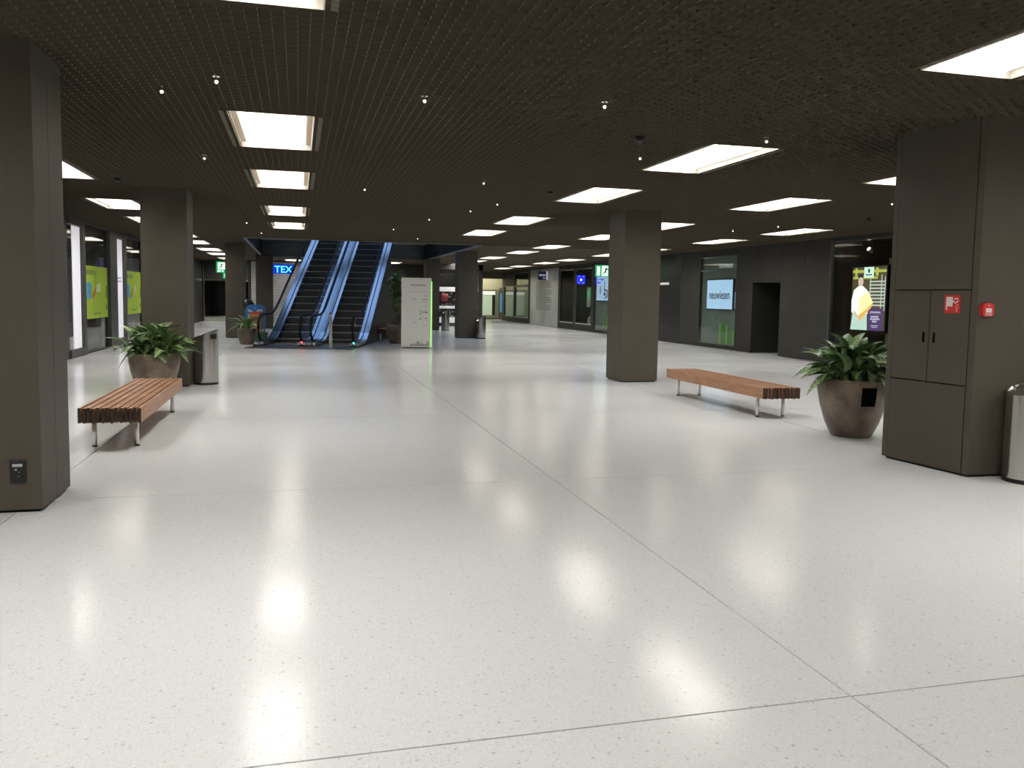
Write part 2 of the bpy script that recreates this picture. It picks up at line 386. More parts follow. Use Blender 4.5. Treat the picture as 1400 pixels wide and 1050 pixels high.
bay('window_2', 'R', 38.6, 41.05, .33, 3.15, 1.8, sill=True)
bay('window_3', 'R', 41.35, 43.75, .33, 3.15, 1.8, sill=True)
bay('window_4', 'R', 50.2, 53.6, .33, 3.2, 1.8, sill=True)
bay('window_5', 'R', 53.9, 56.6, .33, 2.4, 1.8, sill=True)
tb = MB().box(XR-.03, XR+.08, 50.25, 53.55, 2.28, 2.42).build('transom', M_FRAME, bpy.data.objects['window_4'])
# things behind the far windows
def crate_item(name, label, cat, x, y, z, w_, h_, m):
    o = MB(); o.lathe([(w_*.42, 0), (w_*.5, h_*.25), (w_*.47, h_*.8), (w_*.3, h_)], 12, 0, Matrix.Translation((x, y, z)))
    return tag(o.build(name, m, None, True, (x, y, z)), label, cat)
crate_item('sack', 'rounded tan sack standing low in the far right shop window near the blue sign', 'sack', 14.3, 39.3, .33, .75, .75, mat('tan', (.30, .19, .12), .8))
crate_item('sack', 'small pale sack beside the tan one in the shop window near the blue sign', 'sack', 14.3, 40.1, .33, .45, .4, mat('pale_cloth', (.5, .47, .42), .8))
crate_item('vase', 'round reddish brown vase behind the farthest right shop window', 'vase', 14.7, 54.6, .33, .6, .55, mat('terracotta', (.33, .16, .10), .6))
st = thing('display_stand', 'pale grey display stand inside the dark shop window beside the printed shutter', 'stand', (14.6, 42.5, .33))
for a in (41.6, 42.9): MB().box(14.55, 14.62, a-.04, a+.04, .33, 2.2).build('post', M_GREY, st)
for z in (.5, 2.1): MB().box(14.5, 14.64, 41.56, 42.94, z, z+.12).build('crossbar', M_GREY, st)
MB().box(14.5, 14.56, 41.9, 42.6, 1.9, 2.2).build('header', M_WHITE, st)
st = thing('display_stand', 'slim pale clothes stand inside the tall shop window beyond the printed shutter', 'stand', (14.5, 51.6, .33))
for a in (50.9, 52.3): MB().box(14.5, 14.57, a-.03, a+.03, .33, 2.1).build('post', M_GREY, st)
MB().box(14.48, 14.6, 50.87, 52.33, 2.1, 2.2).build('crossbar', M_WHITE, st)
MB().box(14.5, 14.55, 51.1, 52.0, .9, 1.9).build('hanging_cloth', mat('dark_cloth', (.04, .04, .045), .8), st)
pw = thing('window_poster', 'small green cross poster seen inside the shop window near the blue sign', 'poster', (14.2, 40.3, 1.3))
F = FR(40.6, 14.2, 1.2)
plate('poster_sheet', mat('poster_pale', (.45, .5, .42), .6), pw, F, 0, .55, 0, 1.0, 0, .01)
plates('green_cross', glow('cross_green', (.05, .7, .2), .8), pw, F, [(.20, .35, .45, .9), (.08, .47, .60, .75)], .01, .015)

# printed grey shutter panel on the right
ps = sroot('door_3', (XR, 47, 0))
MB().box(XR+.04, XR+.06, 44.12, 49.84, 0, CZ).build('shutter_back', M_CORE, ps)
sm = noisy('printed_shutter', (.30, .31, .30), (.40, .41, .395), .8, .3, .1)
for k in range(22):
    MB().box(XR+.0, XR+.04, 44.12, 49.84, .01+k*.15, .01+k*.15+.144).build('shutter_slat', sm, ps)
F = FR(49.0, XR, 0)
rc = []
for k in range(20):
    b = 2.55-k*.085; L_ = 3.0 if k % 5 else 1.9
    x = .5
    while x < .5+L_:
        wd = random.uniform(.12, .45); rc.append((x, min(x+wd, .5+L_+.2), b, b+.035)); x += wd+.07
plates('printed_text_lines', mat('print_grey', (.12, .13, .13), .5), ps, F, rc, .0, .004)
sg = thing('hanging_sign', 'small dark navy projecting shop sign with pale lettering above the printed grey shutter', 'sign', (13.4, 46, 2.87))
F = FF(13.15, 46, 2.64)
plate('sign_box', mat('navy', (.012, .012, .05), .4), sg, F, 0, .46, 0, .47, -.12, 0)
plate('side_edge', glow('edge_pale', (.7, .7, .7), .5), sg, F, .47, .55, 0, .49, -.12, 0)
plates('sign_lettering', glow('mark_blueish', (.5, .5, .8), .7), sg, F, [(.05, .09, .22, .31), (.11, .16, .22, .31), (.18, .21, .22, .31), (.23, .28, .22, .31), (.30, .34, .22, .31), (.36, .41, .22, .31), (.28, .38, .08, .13)], 0, .004)
plate('bracket', M_FRAME, sg, F, .1, .14, .47, .71, -.08, -.05)

# recessed info niches with screens
def niche(y0, y1, z0, z1, n):
    r = sroot('window_%d' % n, (XR, (y0+y1)/2, z0))
    MB().box(XR+.10, XR+.13, y0, y1, z0, z1).build('back_panel', mat('niche_green_grey', (.20, .235, .215), .5), r)
    MB().box(XR+.0, XR+.012, y0+.02, y1-.02, z0+.02, z1-.02).build('pane', M_GLASS, r)
    for b in ((XR-.01, XR+.14, y0-.0, y0+.02, z0, z1), (XR-.01, XR+.14, y1-.02, y1, z0, z1), (XR-.01, XR+.14, y0, y1, z1-.02, z1), (XR-.01, XR+.14, y0, y1, z0, z0+.02)):
        MB().box(*b).build('window_frame', M_FRAME, r)
    return r
n6 = niche(24.7, 27.3, .13, 3.12, 6)
n7 = niche(36.0, 38.35, .13, 3.2, 7)
gm1 = mat('grass_green', (.10, .33, .05), .5); gm2 = mat('grass_lime', (.30, .55, .10), .5)
def grass(F, a0, a1, b0, parent, hmax=.75):
    a = a0; k = 0
    while a < a1:
        h = hmax*random.uniform(.45, 1); plate('green_bar', gm1 if k % 3 else gm2, parent, F, a, a+.11, b0, b0+h, 0, .004); a += .15; k += 1
F = FR(27.3, XR+.10, 0)
grass(F, 1.35, 2.55, .17, n6)
text('neuwiesen', .26, glow('logo_white', (.8, .82, .8), .5), n6, F, 1.2, 2.72, .004, sx=.85)
sc1 = thing('display_screen', 'flat wall screen showing the word neuwiesen on pale blue behind glass', 'screen', (XR, 25.9, 1.3))
F = FR(26.8, XR+.10, 1.3)
plate('screen_bezel', M_BLACK, sc1, F, 0, 1.84, 0, 1.06, 0, .075)
plate('screen_face', glow('screen_blue', (.50, .72, 1.0), .95), sc1, F, .035, 1.805, .04, 1.02, .075, .08)
text('neuwiesen', .42, mat('logo_dark', (.02, .03, .05), .5), sc1, F, .92, .38, .081, align='CENTER', sx=.80, bold=.004)
lb = tag(plate('label_sheet', mat('sheet_pale', (.42, .50, .62), .5, emit=(.4, .5, .6), es=.25), None, FR(24.98, XR+.10, 1.38), 0, .24, 0, .52, .004, .012), 'small pale blue sheet mounted beside the neuwiesen wall screen', 'notice')
F = FR(38.35, XR+.10, 0)
grass(F, 1.1, 2.1, .17, n7, .7)
sc2 = thing('display_screen', 'flat wall screen with a pale blue advertisement below the green exit sign', 'screen', (XR, 37.3, 1.5))
F = FR(38.05, XR+.10, 1.48)
plate('screen_bezel', mat('bezel_blue', (.01, .02, .05), .4), sc2, F, 0, 1.9, 0, 1.28, 0, .075)
plate('screen_face', glow('screen_pale', (.52, .70, 1.0), .85), sc2, F, .03, 1.87, .06, 1.22, .075, .08)
dk = mat('ad_dark', (.02, .05, .12), .5)
plates('advert_lettering', dk, sc2, F, [(.12+.1*k, .19+.1*k, 1.0, 1.08) for k in range(9)] + [(.12+.1*k, .19+.1*k, .86, .94) for k in range(5)], .081, .083)
plates('advert_picture', dk, sc2, F, [(1.05, 1.12, .55, .95), (1.12, 1.2, .45, .62), (1.2, 1.5, .5, .56), (1.0, 1.25, .3, .42), (1.25, 1.35, .15, .3), (1.05, 1.15, .12, .2), (1.4, 1.5, .2, .5)], .081, .083)
plates('advert_figure', mat('ad_mid', (.25, .38, .45), .5), sc2, F, [(.5, .6, .35, .75), (.47, .63, .45, .6)], .081, .083)

# bakery window: lit poster screen, beige panel, bread rack
sc3 = thing('display_screen', 'bright poster screen of a person in white holding an orange bag', 'screen', (14.0, 18.4, .9))
F = FR(19.12, 14.0, .93)
plate('screen_case', M_BLACK, sc3, F, -.04, 1.34, -.05, 1.64, -.08, 0)
plate('poster_background', glow('poster_brown', (.10, .075, .04), 1), sc3, F, 0, 1.3, 0, 1.6, 0, .006)
stripes = glow('poster_stripe', (.62, .66, .62), 1)
plates('printed_rack', stripes, sc3, F, [(.68, 1.28, .62+.085*k, .655+.085*k) for k in range(8)] + [(.70, .73, .55, 1.3), (1.12, 1.15, .5, 1.4), (1.25, 1.28, .5, 1.35)], .006, .008)
plates('printed_lamp_rail', glow('poster_yellow', (.55, .55, .12), 1), sc3, F, [(0, 1.3, 1.46, 1.53), (.02, .98, 1.30, 1.36), (.1, .18, 1.36, 1.58), (.9, 1.0, 1.38, 1.58)], .006, .009)
plate('printed_card', glow('poster_card', (.75, .95, .85), 1.1), sc3, F, .45, .83, 1.33, 1.6, .009, .012)
plates('printed_logo', mat('green_print', (.1, .3, .15), .5), sc3, F, [(.60, .68, 1.46, 1.55), (.52, .76, 1.39, 1.42)], .012, .013)
def flat(name, m, F, poly, d0, d1, parent): return MB().prism(poly, d0, d1, 0, F).build(name, m, parent)
flat('printed_trousers', glow('poster_skirt', (.62, .80, .72), 1), F, [(0, 0), (.66, 0), (.62, .55), (.08, .55)], .010, .012, sc3)
flat('printed_shirt', glow('poster_white', (1, 1, .93), 1.35), F, [(.02, .45), (.0, .75), (.08, 1.02), (.28, 1.13), (.42, 1.13), (.60, 1.02), (.70, .75), (.66, .42), (.3, .36)], .012, .014, sc3)
flat('printed_face', glow('poster_skin', (.80, .62, .50), 1), F, [(.27, 1.12), (.24, 1.22), (.26, 1.33), (.34, 1.37), (.42, 1.33), (.45, 1.22), (.41, 1.12)], .014, .016, sc3)
flat('printed_hair', glow('poster_hair', (.03, .03, .03), 1), F, [(.23, 1.27), (.25, 1.37), (.33, 1.42), (.42, 1.38), (.46, 1.28), (.42, 1.33), (.34, 1.35), (.27, 1.33)], .016, .018, sc3)
flat('printed_bag', glow('poster_orange', (.95, .52, .12), 1.1), F, [(.30, .36), (.36, .22), (.80, .58), (.86, .70), (.62, .92), (.58, .70)], .016, .018, sc3)
flat('printed_bag_top', glow('poster_cream', (1, .86, .45), 1.2), F, [(.30, .36), (.58, .52), (.86, .70), (.66, 1.0), (.30, .80)], .018, .019, sc3)
flat('printed_hand', glow('poster_skin', (.8, .6, .5), 1), F, [(.08, .50), (.14, .40), (.34, .26), (.36, .30), (.20, .46)], .019, .020, sc3)
plate('printed_caption_panel', glow('poster_purple', (.10, .045, .17), 1), sc3, F, .68, 1.24, 0, .56, .014, .016)
plates('printed_caption', glow('poster_text', (.75, .7, .85), 1), sc3, F, [(.76+.05*k, .80+.05*k, .45, .48) for k in range(8)] + [(.80+.06*k, .845+.06*k, .33, .37) for k in range(5)] + [(.78+.06*k, .825+.06*k, .27, .31) for k in range(6)] + [(.86+.06*k, .905+.06*k, .21, .25) for k in range(3)] + [(.80, 1.1, .12, .135), (.84, 1.06, .08, .095), (.72, 1.2, .42, .424)], .016, .018)
bp_ = tag(MB().box(14.3, 14.4, 17.75, 18.15, .30, 2.75).build('upright_board', mat('beige', (.36, .28, .19), .6), None, False, (14.35, 17.95, .3)), 'tall beige board standing behind the bright poster screen', 'panel')
bq_ = tag(MB().box(14.6, 14.7, 17.2, 17.7, .30, 1.5).build('upright_board', mat('beige', (.36, .28, .19), .6), None, False, (14.65, 17.5, .3)), 'low beige board under the bread rack in the bakery window', 'panel')
rk = thing('bread_rack', 'shelved bread rack in the right end of the bakery window', 'rack', (15.3, 17.2, .3))
for y in (16.5, 17.9): MB().box(15.1, 15.15, y, y+.04, .3, 2.3).build('upright', M_STEEL, rk); MB().box(15.6, 15.65, y, y+.04, .3, 2.3).build('upright', M_STEEL, rk)
for k in range(7):
    z = .6+k*.25
    s_ = MB().box(15.1, 15.65, 16.5, 17.94, z, z+.02).build('shelf', M_WHITE, rk)
    lf = MB()
    for j in range(7): lf.lathe([(.05, -.08), (.075, -.03), (.075, .03), (.05, .08)], 8, 0, Matrix.Translation((15.3, 16.62+j*.2, z+.09)) @ Matrix.Rotation(R(90), 4, 'X'))
    lf.build('loaf_row', mat('loaf', (.42, .22, .09), .6), s_)
# lamps that light the bakery display
for k, y in enumerate((17.0, 18.2, 19.2)):
    t_ = thing('track_spotlight', ['track spotlight at the right of the bakery window ceiling', 'middle track spotlight above the poster screen', 'track spotlight at the left of the bakery window ceiling'][k], 'spotlight', (14.6, y, 3.1))
    MB().cyl(14.6, y, 3.0, 3.28, .012, 8).build('stem', M_FRAME, t_)
    MB().lathe([(.03, 0), (.05, .05), (.05, .14)], 12, 0, Matrix.Translation((14.6, y, 2.95)) @ Matrix.Rotation(R(-50), 4, 'Y')).build('lamp_head', M_GREY, t_)
    MB().lathe([(.04, .141), (.04, .15)], 12, 0, Matrix.Translation((14.6, y, 2.95)) @ Matrix.Rotation(R(-50), 4, 'Y')).build('lens', glow('lens', (1, .9, .75), 60), t_)

# ------------------------------------------------------------------ left shopfronts
lf = sroot('window_8', (XL, 22, 0))
def lbox(n, y0, y1, z0, z1, m, d0=-.1, d1=.0): return MB().box(XL+d0, XL+d1, y0, y1, z0, z1).build(n, m, lf)
lbox('window_frame', 21.02, 21.45, 0, CZ, M_FRAME, -.2, .01); lbox('window_frame', 21.45, 22.75, 3.13, CZ, M_FRAME, -.2, .05)
lbox('window_frame', 21.45, 22.75, 0, .20, M_FRAME, -.2, .05); lbox('window_frame', 22.75, 22.98, 0, CZ, M_FRAME, -.2, .05)
lbox('dark_glass', 21.45, 21.98, .5, 3.13, mat('dark_glass', (.01, .01, .01), .08), -.05, -.03); lbox('grey_plinth', 21.45, 21.98, .2, .5, M_GREY, -.05, -.03)
M_LB = mat('lightbox_white', (.7, .7, .74), .3, emit=(.93, .91, 1.0), es=.42)
lb1 = tag(MB().box(XL-.035, XL-.02, 22.0, 22.73, .2, 3.12).build('light_column', M_LB, None, False, (XL, 22.4, .2)), 'tall glowing white strip in the frame nearest the camera on the left wall', 'light panel')
lbox('window_frame', 25.8, 26.75, 0, CZ, M_FRAME, -.2, .05); lbox('window_frame', 26.75, 27.85, 3.13, CZ, M_FRAME, -.2, .05)
lbox('window_frame', 26.75, 27.85, 0, .2, M_FRAME, -.2, .05); lbox('window_frame', 27.85, 28.15, 0, CZ, M_FRAME, -.2, .05)
lb2 = thing('light_column', 'tall glowing white strip between the two lime poster windows on the left', 'light panel', (XL, 27.3, .2))
MB().box(XL-.08, XL-.02, 26.77, 27.83, .2, 3.12).build('lit_panel', M_LB, lb2)
plates('faint_lettering', mat('faint_blue', (.35, .38, .5), .5), lb2, FL(26.9, XL-.02, 1.85), [(.1+.13*k, .19+.13*k, 0, .06) for k in range(5)] + [(.1+.13*k, .19+.13*k, .1, .16) for k in range(5)], 0, .003)
for n, (y0, y1) in ((9, (22.98, 25.8)), (10, (28.15, 30.95))):
    r = sroot('window_%d' % n, (XL, (y0+y1)/2, 0))
    MB().box(XL-.2, XL, y0, y1, 3.27, CZ).build('window_frame', M_FRAME, r)
    MB().box(XL-.2, XL, y0, y1, 0, .03).build('window_frame', M_BLACK, r)
    MB().box(XL-.05, XL-.035, y0, y1, .03, 3.27).build('pane', glass_mat('shop_glass_left', (.8, .82, .82), .5), r)
    MB().box(XL-.33, XL-.31, y0-.2, y1+.2, 0, CZ).build('shutter_back', M_CORE, r)
    for k in range(22):
        MB().box(XL-.31, XL-.28, y0-.1, y1+.1, .01+k*.15, .01+k*.15+.143).build('shutter_slat', M_SHUT if k % 7 else M_GREY, r)
    MB().box(XL-.55, XL-.06, y1+.1, y1+.14, 0, CZ).build('side_wall', M_INT, r); MB().box(XL-.55, XL-.06, y0-.14, y0-.1, 0, CZ).build('side_wall', M_INT, r)
    p = thing('window_poster', ['lime green poster on the glass of the nearer left shop window', 'lime green poster on the glass of the farther left shop window beside the planter'][n-9], 'poster', (XL, y0+.1, .87))
    F = FL(y0+.1, XL-.034, .87); W_ = y1-y0-.15
    plate('poster_sheet', mat('lime', (.36, .52, .035), .45), p, F, 0, W_, 0, 1.36, 0, .006)
    plate('blue_shape', mat('poster_blue', (.05, .33, .62), .5), p, F, .30, .72, .52, .93, .006, .009)
    flat('red_shape', mat('poster_red', (.45, .10, .03), .5), F, [(.85, .55), (.98, .5), (1.08, .58), (1.32, .80), (1.28, .84), (1.0, .68), (.9, .66)], .006, .009, p)
    plates('white_shape', mat('poster_offwhite', (.7, .72, .6), .5), p, F, [(1.38, 1.5, .68, .88), (1.6, 1.78, .70, .92)], .006, .009)
    plates('dark_caption', mat('poster_dark', (.03, .04, .04), .5), p, F, [(W_-.22, W_-.08, .52+.05*k, .555+.05*k) for k in range(7)] + [(W_-.2, W_-.1, .2, .32)], .006, .009)
    plates('grey_title', mat('poster_olive', (.17, .25, .06), .5), p, F, [(.08+.13*k, .18+.13*k, 1.13, 1.25) for k in range(9)] + [(1.0+.1*k, 1.08+.1*k, .10, .14) for k in range(9)], .006, .009)

# ------------------------------------------------------------------ far left: glazed doors
wb = sroot('wall_far', (0, 49.6, 0))
MB().box(-6.5, -5.1, 49.6, 49.7, 0, CZ).build('wall_panel', M_BLACK, wb)
MB().box(-5.1, -2.5, 49.6, 49.7, 2.35, CZ).build('wall_panel', mat('far_dark', (.02, .022, .02), .6), wb)
MB().box(-5.1, -2.4, 53.6, 53.7, 0, CZ).build('wall_panel', M_INT, wb)
MB().box(-2.6, -2.48, 47.1, 53.7, 0, CZ).build('wall_panel', M_WALL, wb)
MB().box(-5.2, -5.1, 49.7, 53.7, 0, CZ).build('wall_panel', M_INT, wb)
MB().box(-5.1, -2.6, 49.7, 53.6, 2.6, 2.7).build('vestibule_soffit', M_INT, wb)
d = sroot('door_4', (-3.9, 49.6, 0))
for x in (-5.1, -3.85, -2.68): MB().box(x, x+.07, 49.5, 49.6, 0, 2.35).build('door_post', M_STEEL, d)
MB().box(-5.1, -2.6, 49.5, 49.6, 2.24, 2.34).build('door_head', M_STEEL, d)
MB().box(-5.03, -2.68, 49.54, 49.56, .25, 2.24).build('pane', M_GLASS, d)
MB().box(-5.03, -2.68, 49.52, 49.58, .22, .30).build('bottom_rail', M_STEEL, d)
MB().box(-5.03, -2.68, 49.5, 49.6, 0, .22).build('kick_plate', mat('pale_olive', (.5, .52, .44), .4), d)
MB().box(-4.6, -4.1, 52.9, 52.95, 0, 2.0).build('inner_glass', mat('bluish', (.06, .08, .09), .2), d)
MB().box(-5.1, -5.03, 49.42, 49.5, 0, 3.1).build('tall_post', M_STEEL, d)
t1 = struct(MB().box(XL, XL+.05, 45.0, 45.12, 0, 3.1).build('trim_1', M_STEEL)); t2 = struct(MB().box(XL, XL+.03, 45.12, 49.4, 2.24, 2.32).build('trim_2', M_STEEL))

# shutter wall behind the escalators
wc = struct(MB().box(-2.5, 7.3, 47.15, 47.25, 0, CZ).build('wall_shutter', M_CORE))
k = 0; z = .01
while z < 3.2:
    h = .15; MB().box(-2.44, 1.9, 47.08, 47.13, z, min(z+h-.007, 3.28)).build('shutter_slat', M_GREY if k in (9, 16) else M_SHUT, wc); z += h; k += 1
MB().box(-2.5, 7.3, 47.05, 47.15, 3.29, CZ).build('header_panel', M_WALL, wc)
for a, b in ((1.95, 3.3), (3.3, 4.6), (4.6, 5.9), (5.9, 7.3)): MB().box(a+.006, b-.006, 47.05, 47.15, .02, 3.28).build('wall_panel', M_WALL, wc)
ts = thing('hanging_sign', 'glowing blue TEX sign hanging in front of the grey shutter left of the escalators', 'sign', (-.8, 44, 2.6))
F = FF(-1.22, 44, 2.60)
plate('sign_box', mat('sign_blue_box', (.0, .02, .2), .4, emit=(.0, .05, .75), es=.8), ts, F, 0, .98, 0, .46, -.12, 0)
text('TEX', .47, glow('tex_cyan', (.10, .62, 1.0), 2.2), ts, F, .06, .06, .004, bold=.006)
for a in (.25, .75): plate('hanger', M_FRAME, ts, F, a, a+.012, .46, .76, -.06, -.05)

# shop with shelves (far centre), seen between two columns
gs = sroot('window_11', (8.5, 45, 0))
for b in ((7.3, 9.7, 45.0, 45.1, 3.05, CZ), (7.2, 7.34, 45.0, 47.2, 0, CZ), (9.5, 9.72, 45.0, 60, 0, CZ), (7.34, 9.5, 45.0, 45.1, 0, .16)):
    MB().box(*b).build('window_frame', M_FRAME, gs)
MB().box(7.34, 9.5, 47.0, 47.1, 0, CZ).build('back_wall', M_BLACK, gs)
sf = thing('shop_shelving', 'white shelving packed with small goods in the shop between the far columns', 'shelf', (8.4, 45.6, 0))
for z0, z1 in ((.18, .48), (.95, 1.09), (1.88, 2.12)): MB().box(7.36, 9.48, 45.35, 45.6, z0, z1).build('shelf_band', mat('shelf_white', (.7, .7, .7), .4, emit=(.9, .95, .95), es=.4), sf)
MB().box(7.36, 9.48, 45.6, 45.62, .18, 2.12).build('shelf_back', M_INT, sf)
MB().box(7.36, 9.48, 45.2, 45.25, 2.78, 2.81).build('rail', M_STEEL, sf)
gd = MB()
for _ in range(260):
    x = random.uniform(7.38, 9.42); z = random.choice((.5, .5, .62, .74, 1.1, 1.1, 1.22, 1.4, 1.55, 1.7)); s_ = random.uniform(.03, .09)
    gd.box(x, x+s_, 45.38, 45.45, z, z+random.uniform(.04, .14), random.choice((0, 0, 1, 2, 2, 3)))
go = gd.build('small_goods', [mat('goods_white', (.6, .6, .58), .5), mat('goods_grey', (.25, .25, .26), .5), mat('goods_dark', (.06, .06, .06), .5), mat('goods_red', (.35, .05, .05), .5)], sf); go['kind'] = 'stuff'
rd = thing('round_basket', 'dull red bag hanging on the white shelving between the far columns', 'bag', (7.6, 45.3, 1.4))
MB().lathe([(.12, 0), (.21, .08), (.23, .28), (.16, .40)], 14, 0, Matrix.Translation((7.62, 45.14, 1.35))).build('bag_body', mat('dull_red', (.32, .05, .06), .6), rd, True)
MB().tube([(7.5, 45.14, 1.74), (7.55, 45.14, 1.86), (7.68, 45.14, 1.86), (7.74, 45.14, 1.74)], .012).build('bag_handle', M_BLACK, rd)

# far right passage
we = sroot('wall_end', (12, 60, 0))
olive = mat('olive_wall', (.16, .145, .10), .6); cream = mat('cream_wall', (.50, .47, .33), .6)
MB().box(9.7, 16.6, 60.0, 60.2, 2.15, 4.0).build('upper_wall', cream, we)
MB().box(9.7, 16.6, 56.9, 57.0, 2.88, 3.6).build('downstand', olive, we)
MB().box(14.2, 16.6, 59.95, 60.1, 0, 2.3).build('wall_panel', olive, we)
MB().box(9.7, 14.2, 60.1, 60.2, 0, 2.15).build('wall_panel', mat('pale_green', (.40, .47, .38), .5), we)
MB().box(9.7, 16.6, 55.9, 62, 3.75, 3.85).build('ceiling_panel', mat('pale_ceiling', (.4, .4, .36), .6), we)
MB().box(9.7, 16.6, 55.9, 56.0, 3.35, 3.8).build('ceiling_edge', mat('pale_edge', (.30, .30, .28), .6), we)
MB().box(10.2, 14.0, 57.6, 59.4, 3.70, 3.74).build('added_passage_fill', glow('added_passage_fill', (1, .96, .78), 7), we)  # unseen glowing panel added to brighten the passage floor and end wall
d5 = sroot('door_5', (13, 59.9, 0))
MB().box(11.5, 13.66, 59.9, 59.95, .3, 1.78).build('pane', mat('pale_green_glass', (.42, .50, .40), .15, emit=(.5, .62, .46), es=.35), d5)
MB().box(13.66, 13.86, 59.88, 59.95, .3, 1.78).build('pane', M_BLACK, d5)
MB().box(11.5, 13.86, 59.85, 59.95, 1.79, 2.03).build('fascia_sign', glow('fascia', (.8, .88, .75), .8), d5)
MB().box(13.87, 14.15, 59.85, 59.97, .1, 2.13).build('door_frame', mat('olive_frame', (.22, .21, .15), .5), d5)
MB().box(11.5, 13.86, 59.85, 59.97, .1, .29).build('door_frame', mat('olive_frame', (.22, .21, .15), .5), d5)
MB().box(11.5, 13.86, 59.85, 59.97, 2.04, 2.13).build('door_frame', mat('olive_frame', (.22, .21, .15), .5), d5)
MB().box(14.24, 14.38, 59.88, 59.94, .52, 1.9).build('blue_banner', glow('banner_blue', (.08, .28, .5), .6), d5)
po = tag(MB().box(14.35, 14.55, 59.0, 59.1, 0, .84).prism([(14.35, 58.98), (14.55, 58.98), (14.55, 59.12), (14.35, 59.12)], .84, .88).build('white_post', M_WHITE, None, False, (14.45, 59.05, 0)), 'short pale post standing at the end of the passage', 'post')

# ------------------------------------------------------------------ columns
def inset(poly, t):
    n = len(poly); out = []
    for i in range(n):
        p0, p1, p2 = Vector(poly[i-1]), Vector(poly[i]), Vector(poly[(i+1) % n])
        a = (p1-p0).normalized(); b = (p2-p1).normalized()
        na = Vector((-a.y, a.x)); nb = Vector((-b.y, b.x))
        m = (na+nb); m = m/m.dot(na); out.append(tuple(p1+m*t))
    return out
def column(label, poly, splits, special=None, name='column'):
    cx = sum(p[0] for p in poly)/len(poly); cy = sum(p[1] for p in poly)/len(poly)
    r = thing(name, label, 'column', (cx, cy, 0))
    MB().prism(inset(poly, .03), 0, CZ).build('column_core', M_CORE, r)
    inn = inset(poly, .022); g_ = .004
    for i in range(len(poly)):
        P_, Q_ = Vector(poly[i]), Vector(poly[(i+1) % len(poly)]); Pi, Qi = Vector(inn[i]), Vector(inn[(i+1) % len(poly)])
        L_ = (Q_-P_).length; ts = [0]+list(splits.get(i, ()))+[1]
        for j in range(len(ts)-1):
            t0 = ts[j]+(g_/L_ if j else 0); t1 = ts[j+1]-(g_/L_ if j < len(ts)-2 else 0)
            q = [P_.lerp(Q_, t0), P_.lerp(Q_, t1), Pi.lerp(Qi, t1), Pi.lerp(Qi, t0)]
            if special and special[0] == (i, j): zr = special[1]
            else: zr = [(.022, CZ-.012, 'cladding_panel')]
            for z0, z1, nm in zr:
                if nm == 'door':
                    for s0, s1 in ((0, .494), (.506, 1)):
                        qq = [q[0].lerp(q[1], s0), q[0].lerp(q[1], s1), q[3].lerp(q[2], s1), q[3].lerp(q[2], s0)]
                        dd = MB().prism([tuple(x) for x in qq], z0+.004, z1-.004).build('cabinet_door', M_COLUMN, r)
                        hx = q[0].lerp(q[1], .43 if s0 == 0 else .57); dr = (q[1]-q[0]).normalized(); nn = Vector((dr.y, -dr.x))
                        hq = [hx-dr*.012, hx+dr*.012, hx+dr*.012+nn*.003, hx-dr*.012+nn*.003]
                        MB().prism([tuple(x) for x in hq], 1.235, 1.335).build('finger_slot', mat('deep_black', (.004, .004, .004), .9, spec=0), dd)
                else: MB().prism([tuple(x) for x in q], z0+.002, z1-.002).build(nm, M_COLUMN, r)
    return r
def rect(x0, x1, y0, y1): return [(x0, y0), (x1, y0), (x1, y1), (x0, y1)]
column('wide dark column cut by the left edge of the photo, nearest the camera', rect(-2.55, -1.79, 6.62, 7.38), {1: (.5,), 3: (.5,)})
rc_ = column('large dark column at the right with hose cabinet doors and red alarm', [(6.03, 6.42), (6.95, 6.40), (6.83, 7.45), (5.91, 7.46)], {3: (.06, .93)},
       ((3, 1), [(.022, .845, 'cladding_panel'), (.85, 1.745, 'door'), (1.75, CZ-.012, 'cladding_panel')]))
column('dark column behind the left planter with a steel bin at its side', rect(-2.52, -1.80, 15.1, 15.95), {})
column('free standing dark column right of centre beside the right bench', rect(6.04, 6.79, 15.17, 16.0), {})
column('dark column left of the escalators behind the small planter', rect(-2.52, -1.86, 31.6, 32.4), {})
column('dark column right of the white information totem with a bin at its front', rect(5.97, 6.70, 32.0, 32.8), {})
column('distant dark column behind the escalators left of the TEX sign', rect(-1.87, -1.13, 40.0, 40.8), {})
column('distant dark column right of the totem, beside the farthest bin', rect(5.80, 6.45, 39.5, 40.3), {})
# power outlet on the near left column
t_ = thing('wall_outlet', 'black power outlet plate low on the near left column', 'outlet', (-1.94, 6.62, .3)); F = FF(-1.99, 6.62, .22)
plate('cover_plate', M_BLACK, t_, F, 0, .10, 0, .165, 0, .012)
plate('label_strip', mat('strip_grey', (.45, .45, .45), .3), t_, F, .015, .08, .118, .138, .012, .014)
plates('socket_mark', mat('mark_grey', (.3, .3, .3), .4), t_, F, [(.03, .045, .09, .105), (.055, .062, .075, .082), (.052, .058, .045, .052)], .012, .014)
plates('socket_rim', mat('rim', (.03, .03, .03), .2), t_, F, [(0, .1, .155, .165), (.02, .08, .004, .010)], .012, .018)
